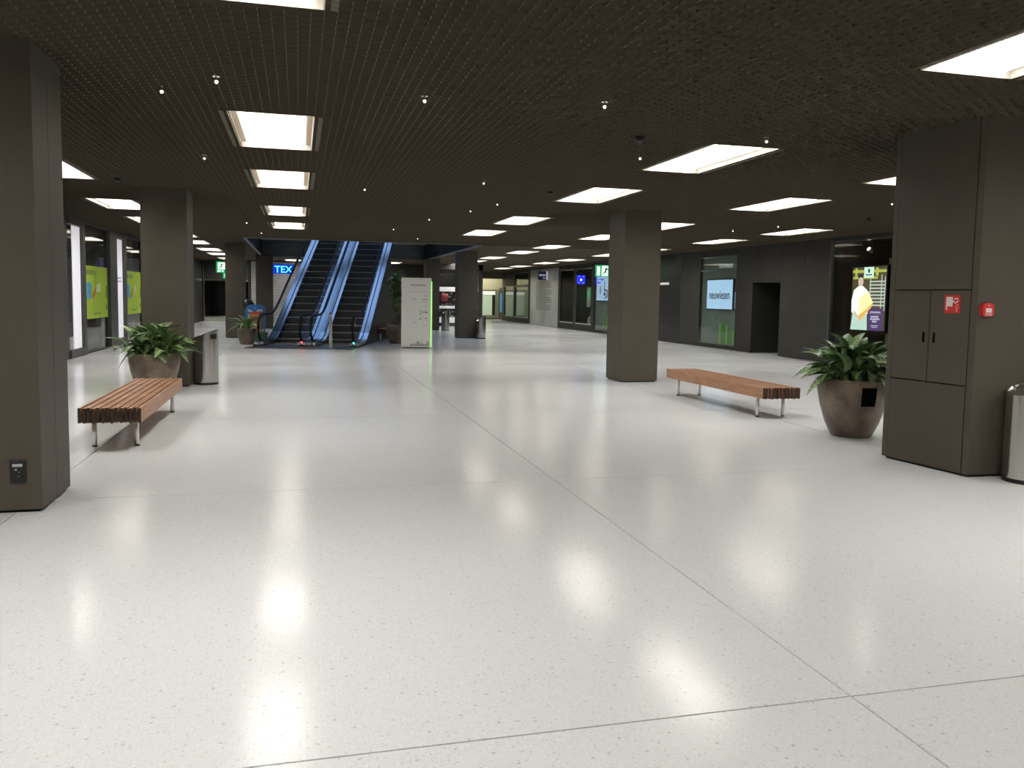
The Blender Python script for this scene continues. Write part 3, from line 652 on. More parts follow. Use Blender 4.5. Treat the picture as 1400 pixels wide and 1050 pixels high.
# fire hose sign on the cabinet door and alarm box
dr = (Vector((5.91, 7.46))-Vector((6.03, 6.42))).normalized(); nn = Vector((-dr.y, dr.x))
if nn.x > 0: nn = -nn
def FE(p, z):  # frame on the slanted left face, reading direction towards the camera
    return Matrix(((-dr.x, 0, nn.x, p.x), (-dr.y, 0, nn.y, p.y), (0, 1, 0, z), (0, 0, 0, 1)))
t0 = (6.78-6.42)/(7.46-6.42); p0 = Vector((6.03, 6.42)).lerp(Vector((5.91, 7.46)), t0)
RED = mat('sign_red', (.62, .03, .03), .4); WHT = mat('sign_white', (.75, .70, .68), .4)
fs_ = thing('fire_sign', 'red and white fire hose sign on the cabinet door of the right column', 'sign', (p0.x, p0.y, 1.53)); F = FE(p0, 1.525)
plate('sign_plate', RED, fs_, F, 0, .18, 0, .172, 0, .004)
plates('hose_reel_symbol', WHT, fs_, F, [(.022, .095, .065, .155), (.02, .035, .03, .07), (.095, .115, .10, .12)], .004, .006)
hb = MB(); hb.tube([F @ Vector(q) for q in [(.115, .135, .005), (.15, .14, .005), (.155, .115, .005), (.12, .095, .005), (.155, .08, .005), (.125, .062, .005), (.155, .05, .005), (.135, .03, .005), (.15, .018, .005)]], .006, 6); hb.build('hose_symbol', WHT, fs_)
al = thing('fire_alarm', 'small red fire alarm call point on the front face of the right column', 'alarm', (6.11, 6.42, 1.57)); F = FF(6.055, 6.42, 1.505)
b_ = MB().prism([(0, .02), (.02, 0), (.10, 0), (.12, .02), (.12, .10), (.10, .12), (.02, .12), (0, .10)], 0, .045, 0, F).build('alarm_box', RED, al)
plate('white_window', WHT, al, F, .028, .092, .035, .075, .045, .048); plate('lower_panel', mat('pale_red', (.6, .3, .28), .4), al, F, .022, .098, .006, .030, .045, .047)
MB().lathe([(.007, 0), (.007, .004)], 10, 0, F @ Matrix.Translation((.06, .097, .045))).build('indicator', WHT, al)

# ------------------------------------------------------------------ ceiling light panels
ORD = ['first', 'second', 'third', 'fourth', 'fifth', 'sixth', 'seventh', 'eighth', 'ninth', 'tenth', 'eleventh', 'twelfth']
lt = None
cnt = {}
for x, y, i in LIGHTS:
    if lt is None:
        lt = thing('ceiling_light', '', 'light', (x, y, CZ), 0, 'ceiling light panels')
        MB().box(x-LW+.07, x+LW-.07, y-LD, y+LD, CZ+.03, CZ+.04).build('diffuser', M_PANEL, lt)
        for s_ in (-1, 1): MB().box(x+s_*(LW-.035)-.035, x+s_*(LW-.035)+.035, y-LD, y+LD, CZ+.034, CZ+.04).build('side_reflector', mat('tan_reflector', (.42, .34, .25), .6), lt)
        for b in ((x-LW-.01, x-LW, y-LD, y+LD), (x+LW, x+LW+.01, y-LD, y+LD), (x-LW, x+LW, y-LD-.01, y-LD), (x-LW, x+LW, y+LD, y+LD+.01)):
            MB().box(*b, CZ-.025, CZ+.13).build('tray_side', M_TRAY, lt)
        lv = MB(); zb, zt_ = CZ+.012, CZ+.026
        for k in range(40):
            yy = y-LD+.025+.05*k; lv.add([(x-LW+.07, yy, zb), (x+LW-.07, yy, zb), (x+LW-.07, yy, zt_), (x-LW+.07, yy, zt_)], [(0, 1, 2, 3)])
        for k in range(10):
            xx = x-LW+.09+.069*k; lv.add([(xx, y-LD, zb), (xx, y+LD, zb), (xx, y+LD, zt_), (xx, y-LD, zt_)], [(0, 1, 2, 3)])
        lv = lv.build('louvre', mat('louvre_blade', (.42, .40, .36), .6, spec=.2), lt); lv['kind'] = 'stuff'
        for s_ in (-1, 1): MB().box(x+s_*(LW+.065)-.02, x+s_*(LW+.065)+.02, y-LD, y+LD, CZ-.028, CZ-.024).build('side_flange', M_GRILLE, lt)
        o = lt
    else:
        o = copy_tree(lt); o.location = (x, y, CZ)
    if y > 3: cnt[i] = cnt.get(i, 0)+1; o['label'] = '%s lit panel from the camera %s' % (ORD[cnt[i]-1], ROWS[i][1])
    else: o['label'] = '%s lit panel behind the viewpoint %s' % ('nearer' if y > 0 else 'farther', ROWS[i][1])

# small spotlights and sensors in the ceiling
SP = [(-1.11, 7.77, 'on the left above the near column'), (1.06, 7.39, 'near the top centre'), (2.60, 7.09, 'right of the top centre'), (3.95, 9.5, 'just left of the first panel right of the centre'),
      (2.66, 12.35, 'above the middle of the hall'), (1.03, 13.8, 'between the escalator row and the hall middle'), (-1.14, 11.4, 'left of the second panel towards the escalators'), (4.76, 8.04, 'above the near edge of a bright panel right of centre'),
      (-.63, 7.27, 'small and faint beside the nearest escalator row panel'), (3.5, 15.05, 'centre right before the fourth panel'), (3.28, 16.43, 'beyond the centre right cluster'), (2.79, 18.6, 'far centre of the hall'), (2.35, 21.74, 'just before the escalator opening, centre'),
      (10.06, 18.35, 'over the wall screen at the right'), (10.37, 16.88, 'near the bakery window'), (9.67, 12.27, 'beside the left edge of the large right column'), (-1.2, 21.4, 'left of the farthest escalator row panel'), (-1.0, 24.8, 'at the left corner before the escalator opening'), (3.4, 24.9, 'at the right before the escalator opening')]
sp0 = None
for x, y, s_ in SP:
    if sp0 is None:
        sp0 = thing('ceiling_spotlight', '', 'spotlight', (x, y, CZ), 0, 'small ceiling spotlights')
        MB().cyl(x, y, CZ-.03, CZ-.015, .03, 14).build('mounting_ring', M_CHROME, sp0)
        MB().cyl(x, y, CZ-.06, CZ-.03, .008, 8).build('stem', M_CHROME, sp0)
        MB().lathe([(.006, -.085), (.014, -.075), (.014, -.065), (.006, -.058)], 10, 0, Matrix.Translation((x, y, CZ))).build('bulb', glow('bulb', (1, .97, .9), 3.0), sp0, True)
        o = sp0
    else: o = copy_tree(sp0); o.location = (x, y, CZ)
    o['label'] = 'tiny bright ceiling spotlight ' + s_
s0 = None
for x, y, s_ in [(3.51, 8.45, 'right of the top centre between two spotlights'), (-2.68, 14.21, 'beside the left row of panels'), (3.94, 13.19, 'over the middle of the hall'), (11.16, 14.83, 'near the large right column')]:
    if s0 is None:
        s0 = thing('ceiling_sensor', '', 'sensor', (x, y, CZ), 0, 'black ceiling sensors')
        MB().cyl(x, y, CZ-.045, CZ-.03, .06, 16).build('base_disc', M_BLACK, s0)
        MB().lathe([(.05, -.045), (.045, -.07), (.02, -.085)], 14, 0, Matrix.Translation((x, y, CZ))).build('dome', M_BLACK, s0, True)
        o = s0
    else: o = copy_tree(s0); o.location = (x, y, CZ)
    o['label'] = 'small black round ceiling sensor ' + s_

# ------------------------------------------------------------------ signs
GREEN = glow('exit_green', (.0, .42, .12), .85); PALE = glow('exit_white', (.75, 1.0, .85), 1.3); DKG = mat('exit_dark', (.0, .06, .02), .5)
def runner(F, a, b, s, parent):
    flat('running_figure', DKG, F, [(a+s*q[0], b+s*q[1]) for q in [(.0, .05), (.12, .0), (.38, .32), (.55, .18), (.62, .22), (.48, .48), (.62, .66), (.85, .62), (.86, .7), (.58, .80), (.66, .95), (.55, 1.0), (.46, .85), (.22, .72), (.26, .66), (.4, .68), (.28, .42)]], .008, .010, parent)
ex = thing('exit_sign', 'green emergency exit sign with running figure and arrow above the right wall screen', 'exit sign', (12.7, 34.2, 2.55)); F = FF(12.33, 34.2, 2.56)
plate('sign_box', GREEN, ex, F, 0, .95, 0, .5, -.08, 0)
plate('door_symbol', PALE, ex, F, .05, .19, .05, .44, 0, .006); plate('white_square', PALE, ex, F, .27, .55, .04, .47, 0, .006)
runner(F, .30, .09, .33, ex)
flat('arrow', PALE, F, [(.62, .20), (.74, .20), (.74, .12), (.86, .25), (.74, .38), (.74, .30), (.62, .30)], 0, .006, ex)
plate('hanger', M_FRAME, ex, F, .46, .48, .5, .79, -.05, -.03)
e2 = thing('exit_sign', 'square green emergency exit sign far left beside a dark column', 'exit sign', (-3.6, 44, 2.55)); F = FF(-3.92, 44, 2.58)
plate('sign_box', GREEN, e2, F, 0, .50, 0, .55, -.08, 0); plate('white_square', PALE, e2, F, .08, .42, .16, .50, 0, .006)
runner(F, .13, .20, .26, e2)
plates('lower_marks', PALE, e2, F, [(.06, .20, .04, .12), (.26, .34, .04, .12)], 0, .006)
plate('hanger', M_FRAME, e2, F, .24, .26, .55, .77, -.05, -.03)
e3 = thing('exit_sign', 'smaller green exit sign hanging just below the square one far left', 'exit sign', (-3.5, 46.9, 2.4)); F = FF(-3.84, 46.9, 2.36)
plate('sign_box', GREEN, e3, F, 0, .42, 0, .28, -.06, 0); plate('white_square', PALE, e3, F, .08, .22, .04, .24, 0, .006)
plate('hanger', M_FRAME, e3, F, .30, .32, .28, .99, -.04, -.02)
bs = thing('hanging_sign', 'small glowing blue square sign hanging before the far right shop window', 'sign', (13.2, 38.9, 2.3)); F = FF(13.1, 38.9, 2.32)
plate('sign_box', glow('led_blue', (.01, .02, .95), 1.2), bs, F, 0, .38, 0, .42, -.1, 0)
MB().lathe([(.055, 0), (.055, .006)], 14, 0, F @ Matrix.Translation((.18, .2, 0))).build('white_dot', PALE, bs)
plates('corner_mark', glow('led_light', (.25, .3, 1), 1.2), bs, F, [(.05, .12, .34, .38), (.26, .33, .34, .38), (.05, .12, .04, .08), (.26, .33, .04, .08)], 0, .005)
plate('bracket', M_FRAME, bs, F, .38, .65, .2, .23, -.06, -.04)

# ------------------------------------------------------------------ benches
def make_bench(cx, cy, label, L_=3.1, n=14):
    b = thing('slatted_bench', label, 'bench', (cx, cy, 0))
    pitch = .0425; th = .028; proto = None
    for k in range(n):
        x = cx+(k-(n-1)/2)*pitch; dz = -.006 if k % 2 else 0; dy = .012 if k % 2 else 0
        if proto is None:
            sm_ = MB(); sm_.box(x-th/2, x+th/2, cy-L_/2, cy+L_/2, .285, .435); sm_.m = [0, 0, 1, 1, 0, 0]
            o = proto = sm_.build('slat', [M_WOOD, M_ENDG], b); px0 = x
        else:
            o = proto.copy(); COL.objects.link(o); o.parent = b; o.location = (x-px0, dy if k % 4 < 2 else -dy, dz)
    for y in (cy-L_/2+.35, cy-.5, cy+.5, cy+L_/2-.35):
        MB().box(cx-(n-1)/2*pitch+.005, cx+(n-1)/2*pitch-.005, y-.012, y+.012, .30, .40).build('spacer_rod', M_ENDG, b)
    for sx in (-1, 1):
        for sy in (-1, 1):
            x, y = cx+sx*.20, cy+sy*1.27
            lg = MB().cyl(x, y, .012, .285, .024, 18).build('leg', mat('leg_metal', (.85, .85, .84), .38, 1), b, True); MB().cyl(x, y, 0, .014, .027, 18).build('foot_pad', M_BLACK, lg)
    for sy in (-1.27, 1.27): MB().box(cx-.24, cx+.24, cy+sy-.02, cy+sy+.02, .272, .286).build('bearer', M_STEEL, b)
    for y in (cy-L_/2+.12, cy-L_/2+1.05, cy, cy+L_/2-.65, cy+L_/2-.12):
        for z in (.325, .395):
            for sx in (-1, 1):
                xx = cx+sx*((n-1)/2*pitch+th/2+.001)
                MB().lathe([(.007, -.0015), (.007, .0015)], 8, 0, Matrix.Translation((xx, y, z)) @ Matrix.Rotation(R(90), 4, 'Y')).build('screw', M_ENDG, b)
    return b
make_bench(-1.83, 10.62, 'slatted wooden bench on chrome legs at the left, before the planter')
make_bench(6.40, 11.70, 'slatted wooden bench on chrome legs at the right, between two dark columns')
b3 = make_bench(3.25, 30.65, 'distant slatted wooden bench behind the totem beside the escalators', 2.6)
b3.rotation_euler = (0, 0, -R(13.5))

# ------------------------------------------------------------------ bins
def make_bin(x, y, label, r=.215, h0=.80, h1=.97, ang=0):
    b = thing('steel_bin', label, 'bin', (x, y, 0))
    n = 40; vs = []; M = Matrix.Translation((x, y, 0)) @ Matrix.Rotation(ang, 4, 'Z')
    zt = lambda c: h0+(h1-h0)*(c/r+1)/2
    for lvl in range(2):
        for k in range(n):
            a = 2*math.pi*k/n; c, s_ = r*math.cos(a), r*math.sin(a); vs.append((c, s_, .04 if lvl == 0 else zt(c)))
    mb = MB(); mb.add(vs, [(k, (k+1) % n, n+(k+1) % n, n+k) for k in range(n)], 0, M); mb.build('bin_body', M_STEEL, b, True)
    vs = []
    for rr, dz in ((r, 0), (r-.012, .004), (r-.02, -.015)):
        for k in range(n):
            a = 2*math.pi*k/n; vs.append((rr*math.cos(a), rr*math.sin(a), zt(rr*math.cos(a))+dz))
    mb = MB(); mb.add(vs, [(i*n+k, i*n+(k+1) % n, (i+1)*n+(k+1) % n, (i+1)*n+k) for i in range(2) for k in range(n)] + [tuple(2*n+k for k in range(n))], 0, M); mb.build('slanted_lid', M_STEEL, b)
    MB().cyl(x, y, 0, .04, r-.006, 32).build('base_ring', M_BLACK, b)
    sl_ = MB()
    m0 = R(-62)-ang
    for k in range(4):
        a0, a1 = m0+k*R(9), m0+(k+1)*R(9)
        q = [(r+.002)*math.cos(a0), (r+.002)*math.sin(a0)], [(r+.002)*math.cos(a1), (r+.002)*math.sin(a1)]
        sl_.add([(q[0][0], q[0][1], h1-.17), (q[1][0], q[1][1], h1-.17), (q[1][0], q[1][1], h1-.09), (q[0][0], q[0][1], h1-.09)], [(0, 1, 2, 3)], 0, M)
    sl_.build('disposal_slot', M_BLACK, b)
    return b
make_bin(-1.575, 15.55, 'brushed steel bin with slanted lid beside the column behind the left planter')
make_bin(6.475, 6.18, 'brushed steel bin cut by the right edge, against the large right column', h0=.80, h1=.93)
make_bin(6.80, 31.76, 'small looking steel bin at the front of the column right of the totem', r=.20, h0=.66, h1=.88)
make_bin(6.70, 39.25, 'farthest steel bin standing in front of the distant shop shelves', r=.19)

# ------------------------------------------------------------------ plants
def leaf_mesh(name, L_, W_, droop, m, tipk=1.0, petiole=.35, fold=.18):
    """leaf growing along +X from the origin, with its own stalk"""
    me = bpy.data.meshes.new(name); vs = []; fs = []; uvs = []; mi = []
    n = 11; x0 = petiole*L_
    for i in range(n):
        t = i/(n-1); wd = W_*math.sin(math.pi*min(1, t*.95+.03)**.88)**.9 if 0 < i < n-1 else .003
        x = x0+t*L_; z = .0-droop*L_*t*t+.12*L_*math.sin(t*3)
        for j, k in enumerate((-1, -.5, 0, .5, 1)):
            wob = .04*W_*math.sin(7*t+k*2)
            vs.append((x, k*wd/2, z+abs(k)*wd*fold+wob)); uvs.append((j/4, t))
    for i in range(n-1):
        for j in range(4): fs.append((i*5+j, (i+1)*5+j, (i+1)*5+j+1, i*5+j+1)); mi.append(0)
    nb = len(vs); r = .0045*(L_/.3)
    for i in range(3):
        t = i/2; x = t*x0*1.05; z = -.06*L_*(1-t)**2*0+0
        for k in range(4):
            a = math.pi/2*k; vs.append((x, r*math.cos(a), z+r*math.sin(a))); uvs.append((.5, 0))
    for i in range(2):
        for k in range(4): fs.append((nb+i*4+k, nb+i*4+(k+1) % 4, nb+(i+1)*4+(k+1) % 4, nb+(i+1)*4+k)); mi.append(1)
    me.from_pydata(vs, [], fs); me.materials.append(m); me.materials.append(M_STEM)
    me.polygons.foreach_set('material_index', mi); me.polygons.foreach_set('use_smooth', [True]*len(fs))
    uv = me.uv_layers.new(name='UVMap')
    for lp in me.loops: uv.data[lp.index].uv = uvs[lp.vertex_index]
    return me
def pot(parent, x, y, rr, h, rb, squat=False):
    prof = [(rb*.92, 0), (rb, .02), (rb+(rr-rb)*.45, h*.25), (rb+(rr-rb)*.85, h*.55), (rr*1.02, h*.8), (rr, h*.97), (rr-.012, h), (rr-.035, h), (rr-.045, h-.06)]
    p = MB(); p.lathe(prof, 40, 0, Matrix.Translation((x, y, 0))); p.build('pot', M_POT, parent, True)
    MB().lathe([(rr-.046, h-.075), (rr-.046, h-.062)], 28, 0, Matrix.Translation((x, y, 0))).build('soil', M_SOIL, parent)
def foliage(parent, x, y, z, meshes, n, spread, seed, tilt=(8, 78), smin=.75, smax=1.1, minz=0, crowns=((0, 0),)):
    rnd = random.Random(seed); base = Vector(parent.location)
    for k in range(n):
        az = rnd.uniform(0, 2*math.pi); f_ = (k+.5)/n
        el = R(tilt[1]-(tilt[1]-tilt[0])*f_**.8+rnd.uniform(-8, 8))
        o = bpy.data.objects.new('leaf', rnd.choice(meshes)); COL.objects.link(o); o.parent = parent
        c = crowns[k % len(crowns)]
        rr = spread*rnd.uniform(.1, 1)
        o.location = Vector((x+c[0]+rr*math.cos(az), y+c[1]+rr*math.sin(az), z+rnd.uniform(0, .06)))-base
        o.rotation_euler = (rnd.uniform(-.5, .5), -el, az); s_ = rnd.uniform(smin, smax); o.scale = (s_, s_, s_)
LA = [leaf_mesh('leaf', .27, .13, .38, M_LEAF), leaf_mesh('leaf', .29, .135, .6, M_LEAF), leaf_mesh('leaf', .24, .12, .2, M_LEAF), leaf_mesh('leaf', .26, .115, .75, M_LEAF2)]
LA2 = [leaf_mesh('leaf', .27, .125, .5, M_LEAF, petiole=1.05), leaf_mesh('leaf', .30, .14, .9, M_LEAF, petiole=.95), leaf_mesh('leaf', .28, .13, .3, M_LEAF2, petiole=.8)]
LB = [leaf_mesh('leaf', .28, .15, .45, M_LEAF2), leaf_mesh('leaf', .29, .155, .65, M_LEAF2), leaf_mesh('leaf', .25, .14, .25, M_LEAF2), leaf_mesh('leaf', .27, .13, .8, M_LEAF)]
LB2 = [leaf_mesh('leaf', .28, .145, .5, M_LEAF2, petiole=1.0), leaf_mesh('leaf', .30, .15, .9, M_LEAF2, petiole=.9), leaf_mesh('leaf', .27, .14, .3, M_LEAF, petiole=.8)]
LC = [leaf_mesh('leaf', .30, .055, .5, M_LEAF), leaf_mesh('leaf', .34, .05, .8, M_LEAF), leaf_mesh('leaf', .26, .06, .3, M_LEAF3)]
LD_ = [leaf_mesh('leaf', .24, .17, .3, M_LEAF3, petiole=.2), leaf_mesh('leaf', .20, .15, .5, M_LEAF3, petiole=.2), leaf_mesh('leaf', .22, .15, .1, M_LEAF2, petiole=.2)]
p1 = thing('potted_plant', 'brown bowl planter of broad variegated leaves behind the left bench', 'plant', (-2.22, 14.35, 0))
pot(p1, -2.22, 14.35, .375, .63, .25)
foliage(p1, -2.22, 14.35, .58, LA, 88, .16, 3, (4, 80), .85, 1.35, crowns=((-.18, -.04), (.17, -.05), (0, .12)))
foliage(p1, -2.22, 14.35, .58, LA2, 34, .12, 31, (42, 86), .85, 1.15, crowns=((-.16, -.04), (.15, -.05), (0, .10)))
p2 = thing('potted_plant', 'tall brown pot of dark glossy leaves beside the large right column', 'plant', (6.50, 8.78, 0))
pot(p2, 6.50, 8.78, .40, .70, .245)
foliage(p2, 6.50, 8.78, .66, LB, 86, .14, 11, (4, 82), .9, 1.3, crowns=((-.10, -.06), (.12, -.03), (0, .12)))
foliage(p2, 6.50, 8.78, .66, LB2, 34, .10, 41, (42, 86), .85, 1.1, crowns=((-.10, -.06), (.12, -.03), (0, .10)))
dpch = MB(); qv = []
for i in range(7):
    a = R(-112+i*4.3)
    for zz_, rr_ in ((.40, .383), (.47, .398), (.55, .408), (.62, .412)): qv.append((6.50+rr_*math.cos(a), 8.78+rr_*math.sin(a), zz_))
dpch.add(qv, [(i*4+j, (i+1)*4+j, (i+1)*4+j+1, i*4+j+1) for i in range(6) for j in range(3)]); dpch.build('dark_patch', mat('deep_black', (.006, .006, .006), .9, spec=0), p2, True)  # near-black curved patch on the upper side of the pot
p3 = thing('potted_plant', 'small brown pot with a spiky striped plant left of the escalator', 'plant', (-1.57, 27.6, 0))
pot(p3, -1.57, 27.6, .29, .50, .20)
foliage(p3, -1.57, 27.6, .46, LC, 38, .05, 5, (6, 78), 1.0, 1.5)
p4 = thing('potted_plant', 'tall leafy fig in a brown pot half hidden behind the white totem', 'plant', (3.20, 28.4, 0))
pot(p4, 3.20, 28.4, .37, .62, .24)
for dx, dy, h in ((-.05, 0, 2.15), (.06, .04, 1.95), (.0, -.06, 1.7)):
    MB().tube([(3.2+dx, 28.4+dy, .55), (3.2+dx*1.6, 28.4+dy, 1.2), (3.2+dx*2.2, 28.4+dy*2, h)], .014, 6).build('trunk', M_BARK, p4)
rnd = random.Random(2)
for k in range(120):
    zz = .95+1.30*(k/120)**.85; az = rnd.uniform(0, 2*math.pi)
    if 1.0 < zz < 1.15 and k % 2: continue
    o = bpy.data.objects.new('leaf', rnd.choice(LD_)); COL.objects.link(o); o.parent = p4
    o.location = (rnd.uniform(-.12, .12), rnd.uniform(-.12, .12), zz); o.rotation_euler = (rnd.uniform(-.6, .6), -R(rnd.uniform(-15, 60)), az)
    s_ = rnd.uniform(.75, 1.3) if zz > 1.2 else rnd.uniform(.5, .8); o.scale = (s_,)*3

# ------------------------------------------------------------------ escalators
AZ = R(13.5); ca, sa = math.cos(AZ), math.sin(AZ); OX, OY = .19, 26.15
EM = Matrix(((ca, sa, 0, OX), (-sa, ca, 0, OY), (0, 0, 1, 0), (0, 0, 0, 1)))     # local x = s (across), y = v (along)
TH = R(30)
def znose(v):
    v0, v1 = 1.25, 2.25                # transition curve
    k = math.tan(TH)
    if v <= v0: return 0
    if v < v1: return k*(v-v0)**2/(2*(v1-v0))
    return k*(v1-v0)/2+k*(v-v1)
VT = 9.0
def vs_(a, b, st=.25):
    n = max(2, int((b-a)/st)+1); return [a+(b-a)*i/(n-1) for i in range(n)]
def ribbon(mb, s0, s1, v0, v1, ztop, zbot, mi=0, st=.25):
    V_ = vs_(v0, v1, st); n = len(V_); p = []
    for v in V_:
        p += [(s0, v, ztop(v)), (s1, v, ztop(v)), (s1, v, zbot(v)), (s0, v, zbot(v))]
    f = []
    for i in range(n-1):
        a, b = i*4, (i+1)*4
        f += [(a, a+1, b+1, b), (a+1, a+2, b+2, b+1), (a+2, a+3, b+3, b+2), (a+3, a, b, b+3)]
    f += [(0, 3, 2, 1), ((n-1)*4, (n-1)*4+1, (n-1)*4+2, (n-1)*4+3)]
    mb.add(p, f, mi, EM)
def zr(v, off):  # handrail / deck height curve, bends slightly later at the foot
    return znose(v)+off
M_STEP = mat('step_riser', (.075, .078, .082), .35, .6); M_NOSE = mat('step_edge', (.42, .42, .41), .35, .7)
M_ESCGL = glass_mat('escalator_glass', (.93, .96, .97), .05)
M_SKIRT = mat('skirt', (.02, .022, .028), .3, .3)
stepmesh = None
def make_esc(c, label, outer):
    loc = EM @ Vector((c, 0, 0))
    e = thing('escalator', label, 'escalator', tuple(loc), -AZ)
    hw = .625
    for sgn in (-1, 1):
        sc_ = c+sgn*hw
        out = .165 if sgn == outer else .160
        gl = MB(); ribbon(gl, sc_-.006, sc_+.006, .12, VT, lambda v: zr(v, .93), lambda v: zr(v, .10)); gl.build('glass_balustrade', M_ESCGL, e)
        dk_ = MB(); i0, i1 = sorted((sc_-sgn*.012, sc_-sgn*.115)); ribbon(dk_, i0, i1, .15, VT, lambda v: zr(v, .13), lambda v: zr(v, .05)); dk_.build('inner_deck', M_DECK, e)
        dk_ = MB(); i0, i1 = sorted((sc_+sgn*.012, sc_+sgn*out)); ribbon(dk_, i0, i1, .15, VT, lambda v: zr(v, .13), lambda v: zr(v, .05)); dk_.build('outer_deck', M_DECK, e)
        gs_ = MB(); ribbon(gs_, sc_-.012, sc_+.012, .15, VT, lambda v: zr(v, .15), lambda v: zr(v, .06)); gs_.build('glass_clamp', M_BLACK, e)
        sk = MB(); i0, i1 = sorted((sc_-sgn*.10, sc_-sgn*.115)); ribbon(sk, i0, i1, .3, VT, lambda v: zr(v, .055), lambda v: max(0, zr(v, -.30))); sk.build('skirt_panel', M_SKIRT, e)
        path = []
        for t_ in [i/8 for i in range(9)]:
            a = -math.pi/2+math.pi*t_; path.append(EM @ Vector((sc_, .40-.40*math.cos(a), .56+.40*math.sin(a))))
        for v in vs_(.55, VT, .3): path.append(EM @ Vector((sc_, v, zr(v, .96))))
        path = [EM @ Vector((sc_, .75, .17))]+path
        MB().tube(path, .034, 8, 0, .042).build('handrail', M_RUBBER, e, True)
        nb = MB(); nb.box(sc_-.09, sc_+.09, .18, .95, 0, .16, 0, EM).build('newel_base', mat('newel', (.10, .10, .105), .35, .5), e)
    nl = (glow('red_lamp', (1, .05, .08), 4), glow('green_lamp', (.1, 1, .6), 2.2))[0 if outer < 0 else 1]
    MB().lathe([(.03, 0), (.03, .02)], 12, 0, EM @ Matrix.Translation((c+hw+.02, .16, .13)) @ Matrix.Rotation(R(70), 4, 'X')).build('direction_lamp', nl, e)
    MB().box(c-.78, c+.78, -.85, .95, .0, .012, 0, EM).build('landing_plate', mat('landing', (.05, .05, .055), .35, .4), e)
    MB().box(c-.51, c+.51, .80, .95, .012, .022, 0, EM).build('comb_plate', M_NOSE, e)
    global stepmesh
    k = 0
    while .98+.4*k < VT-.3:
        v = .98+.4*k; z = znose(v+.2)+.004
        sb = MB()
        if stepmesh is None:
            sb.box(-.505, .505, 0, .40, -.26, 0, 0)
            sb.box(-.505, .505, -.003, .03, -.022, .002, 1)
            for j in range(25): sb.box(-.5+.04*j, -.5+.04*j+.012, -.006, 0, -.24, -.03, 0)
            me = bpy.data.meshes.new('step'); me.from_pydata(sb.v, [], sb.f); me.materials.append(M_STEP); me.materials.append(M_NOSE)
            me.polygons.foreach_set('material_index', sb.m); stepmesh = me
        o = bpy.data.objects.new('step', stepmesh); COL.objects.link(o); o.parent = e; o.location = (0, v, z)
        k += 1
    # side cladding down to the floor, on the outer side only
    so = c+outer*(hw+.17)
    pts = [(-.1+.0, 0), (.15, .05)]+[(v, zr(v, .06)) for v in vs_(.5, 7.6, .4)]+[(7.6, 0)]
    i0, i1 = sorted((so-outer*.03, so))
    n = len(pts); vv = [(i0, p_[0], p_[1]) for p_ in pts]+[(i1, p_[0], p_[1]) for p_ in pts]
    fsx = [tuple(range(n)), tuple(range(2*n-1, n-1, -1))]+[(i, n+i, n+(i+1) % n, (i+1) % n) for i in range(n)]
    MB().add(vv, fsx, 0, EM).build('side_cladding', M_WALL, e)
    bs_ = MB(); ribbon(bs_, c-.60, c+.60, 6.0, VT, lambda v: zr(v, -.3), lambda v: zr(v, -.62)); bs_.build('truss', M_WALL, e)
    return e
make_esc(-.79, 'left escalator with black handrails and bluish metal sides, lamp glowing red', -1)
make_esc(.79, 'right escalator with bluish metal sides next to the dark cladding, lamp glowing green', 1)
# upper landing that the escalators reach
ul = struct(MB().box(VX0, VX1, 37.2, VY1, 4.08, 4.22).build('floor_upper', M_SLATE))
ps_ = thing('control_post', 'slim upright steel post standing between the two escalators', 'post', (.91, 25.3, 0))
MB().box(.865, .955, 25.28, 25.33, .013, 1.08).build('post_plate', M_STEEL, ps_); MB().box(.85, .97, 25.26, 25.35, .013, .025).build('foot_plate', M_FRAME, ps_)
MB().box(.88, .94, 25.272, 25.28, .92, 1.02).build('sensor_window', M_GREY, ps_)

# blue ride by the escalator
kr = thing('children_ride', 'blue coin operated ride with red and white front behind the small planter', 'ride', (-1.40, 29.3, 0))
F = FF(-1.70, 29.3, 0)
rp = [(0, .0), (.62, .0), (.62, 1.08), (.58, 1.17), (.50, 1.22), (.12, 1.22), (.04, 1.17), (0, 1.08)]
MB().prism([(a, b) for a, b in rp if b > .7] + [(0, .95), ][:0] if False else [(0, .88), (.62, .88), (.62, 1.10), (.56, 1.19), (.48, 1.22), (.14, 1.22), (.06, 1.19), (0, 1.10)], -.10, 0, 0, F).build('headboard', mat('ride_blue', (.03, .17, .48), .35), kr)
for a in (.0, .56): plate('side_post', mat('ride_blue', (.03, .17, .48), .35), kr, F, a, a+.06, .30, .88, -.10, 0)
plate('red_band', mat('ride_red', (.50, .05, .03), .35), kr, F, .12, .52, .90, .98, 0, .05); plate('yellow_band', mat('ride_yellow', (.6, .35, .12), .4), kr, F, .16, .50, .84, .895, 0, .05)
plates('cloud_shape', WHT, kr, F, [(.08, .16, .99, 1.06), (.11, .22, .98, 1.02), (.34, .46, .99, 1.03), (.38, .54, 1.0, 1.06), (.28, .31, 1.09, 1.12)], .0, .055)
plate('ride_body', mat('ride_pink', (.42, .16, .12), .5), kr, F, .12, .5, .30, .84, -.45, -.05)
plate('ride_base', mat('ride_green', (.03, .10, .04), .5), kr, F, -.02, .66, 0, .30, -.8, .02)
tag(MB().lathe([(.05, 0), (.17, .10), (.19, .22), (.12, .36), (.03, .40)], 18, 0, Matrix.Translation((-1.66, 30.2, 1.0))).cyl(-1.66, 30.2, 0, 1.05, .05).build('black_ball_stand', M_BLACK, None, True, (-1.66, 30.2, 0)), 'black rounded head of a stand behind the blue ride', 'stand')

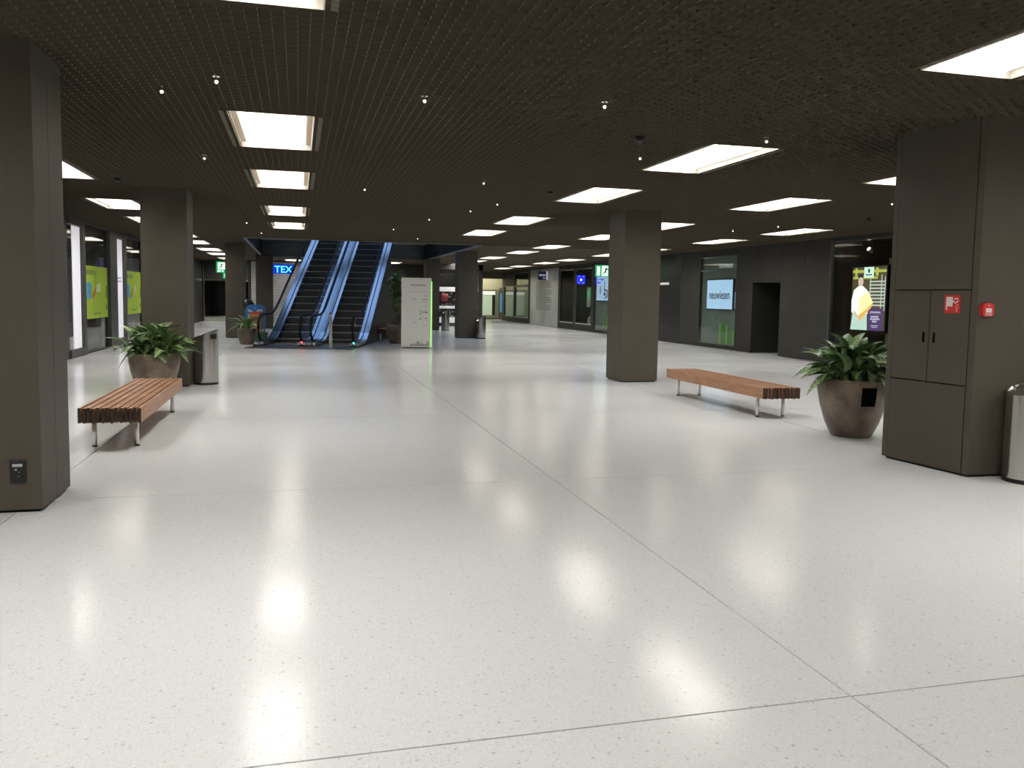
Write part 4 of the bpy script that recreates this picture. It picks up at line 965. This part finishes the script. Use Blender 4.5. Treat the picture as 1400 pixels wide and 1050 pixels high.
# ------------------------------------------------------------------ information totem
TM = Matrix.Translation((3.05, 25.9, 0)) @ Matrix.Rotation(R(-13.5), 4, 'Z')
tt = thing('information_totem', 'white upright information totem with neuwiesen lettering and glowing green edge', 'totem', (3.05, 25.9, 0), R(-13.5))
MB().box(0, .90, 0, .07, .03, 2.14, 0, TM).build('front_slab', mat('totem_white', (.74, .74, .72), .4), tt)
MB().box(.05, .85, .01, .20, 0, .03, 0, TM).build('plinth', M_BLACK, tt)
MB().box(.0, .90, .14, .20, .03, 2.14, 0, TM).build('rear_slab', mat('totem_white', (.74, .74, .72), .4), tt)
MB().box(.04, .93, .072, .138, .03, 2.05, 0, TM).build('green_edge', glow('totem_green', (.38, .95, .22), 1.0), tt)
MB().box(.0, .90, .0, .20, 2.14, 2.155, 0, TM).build('top_cap', M_WHITE, tt)
F = TM @ Matrix(((1, 0, 0, 0), (0, 0, -1, 0), (0, 1, 0, 0), (0, 0, 0, 1)))
PR = mat('totem_print', (.13, .13, .13), .5)
text('neuwiesen', .135, PR, tt, F, .27, 1.90, .0, sx=.85)
plates('directory_lines', mat('totem_print_light', (.33, .33, .32), .5), tt, F, [(.25+.045*k, .28+.045*k, 1.73, 1.742) for k in range(12)] + [(.72, .80, 1.60, 1.615), (.37, .46, 1.50, 1.515), (.60, .80, 1.48, 1.50), (.64, .80, 1.41, 1.423), (.68, .80, 1.29, 1.302), (.30, .35, 1.2, 1.21), (.38, .46, .78, .795), (.66, .8, .70, .71)], 0, .002)
plates('pictograms', PR, tt, F, [(.57, .60, 1.13, 1.17), (.57, .605, 1.04, 1.08), (.65, .68, 1.09, 1.13), (.70, .73, 1.09, 1.13), (.75, .80, 1.08, 1.12), (.74, .76, 1.14, 1.18), (.56, .62, .88, .90), (.58, .60, .91, .94), (.67, .68, .92, .94), (.74, .78, .92, .95), (.755, .77, .89, .92)], 0, .002)
a = .28; rnd = random.Random(4)
while a < .84:
    h = rnd.uniform(.05, .17); plate('skyline_bar', PR, tt, F, a, a+.018, .06, .06+h, 0, .002); a += .034

print('objects', len(bpy.data.objects))
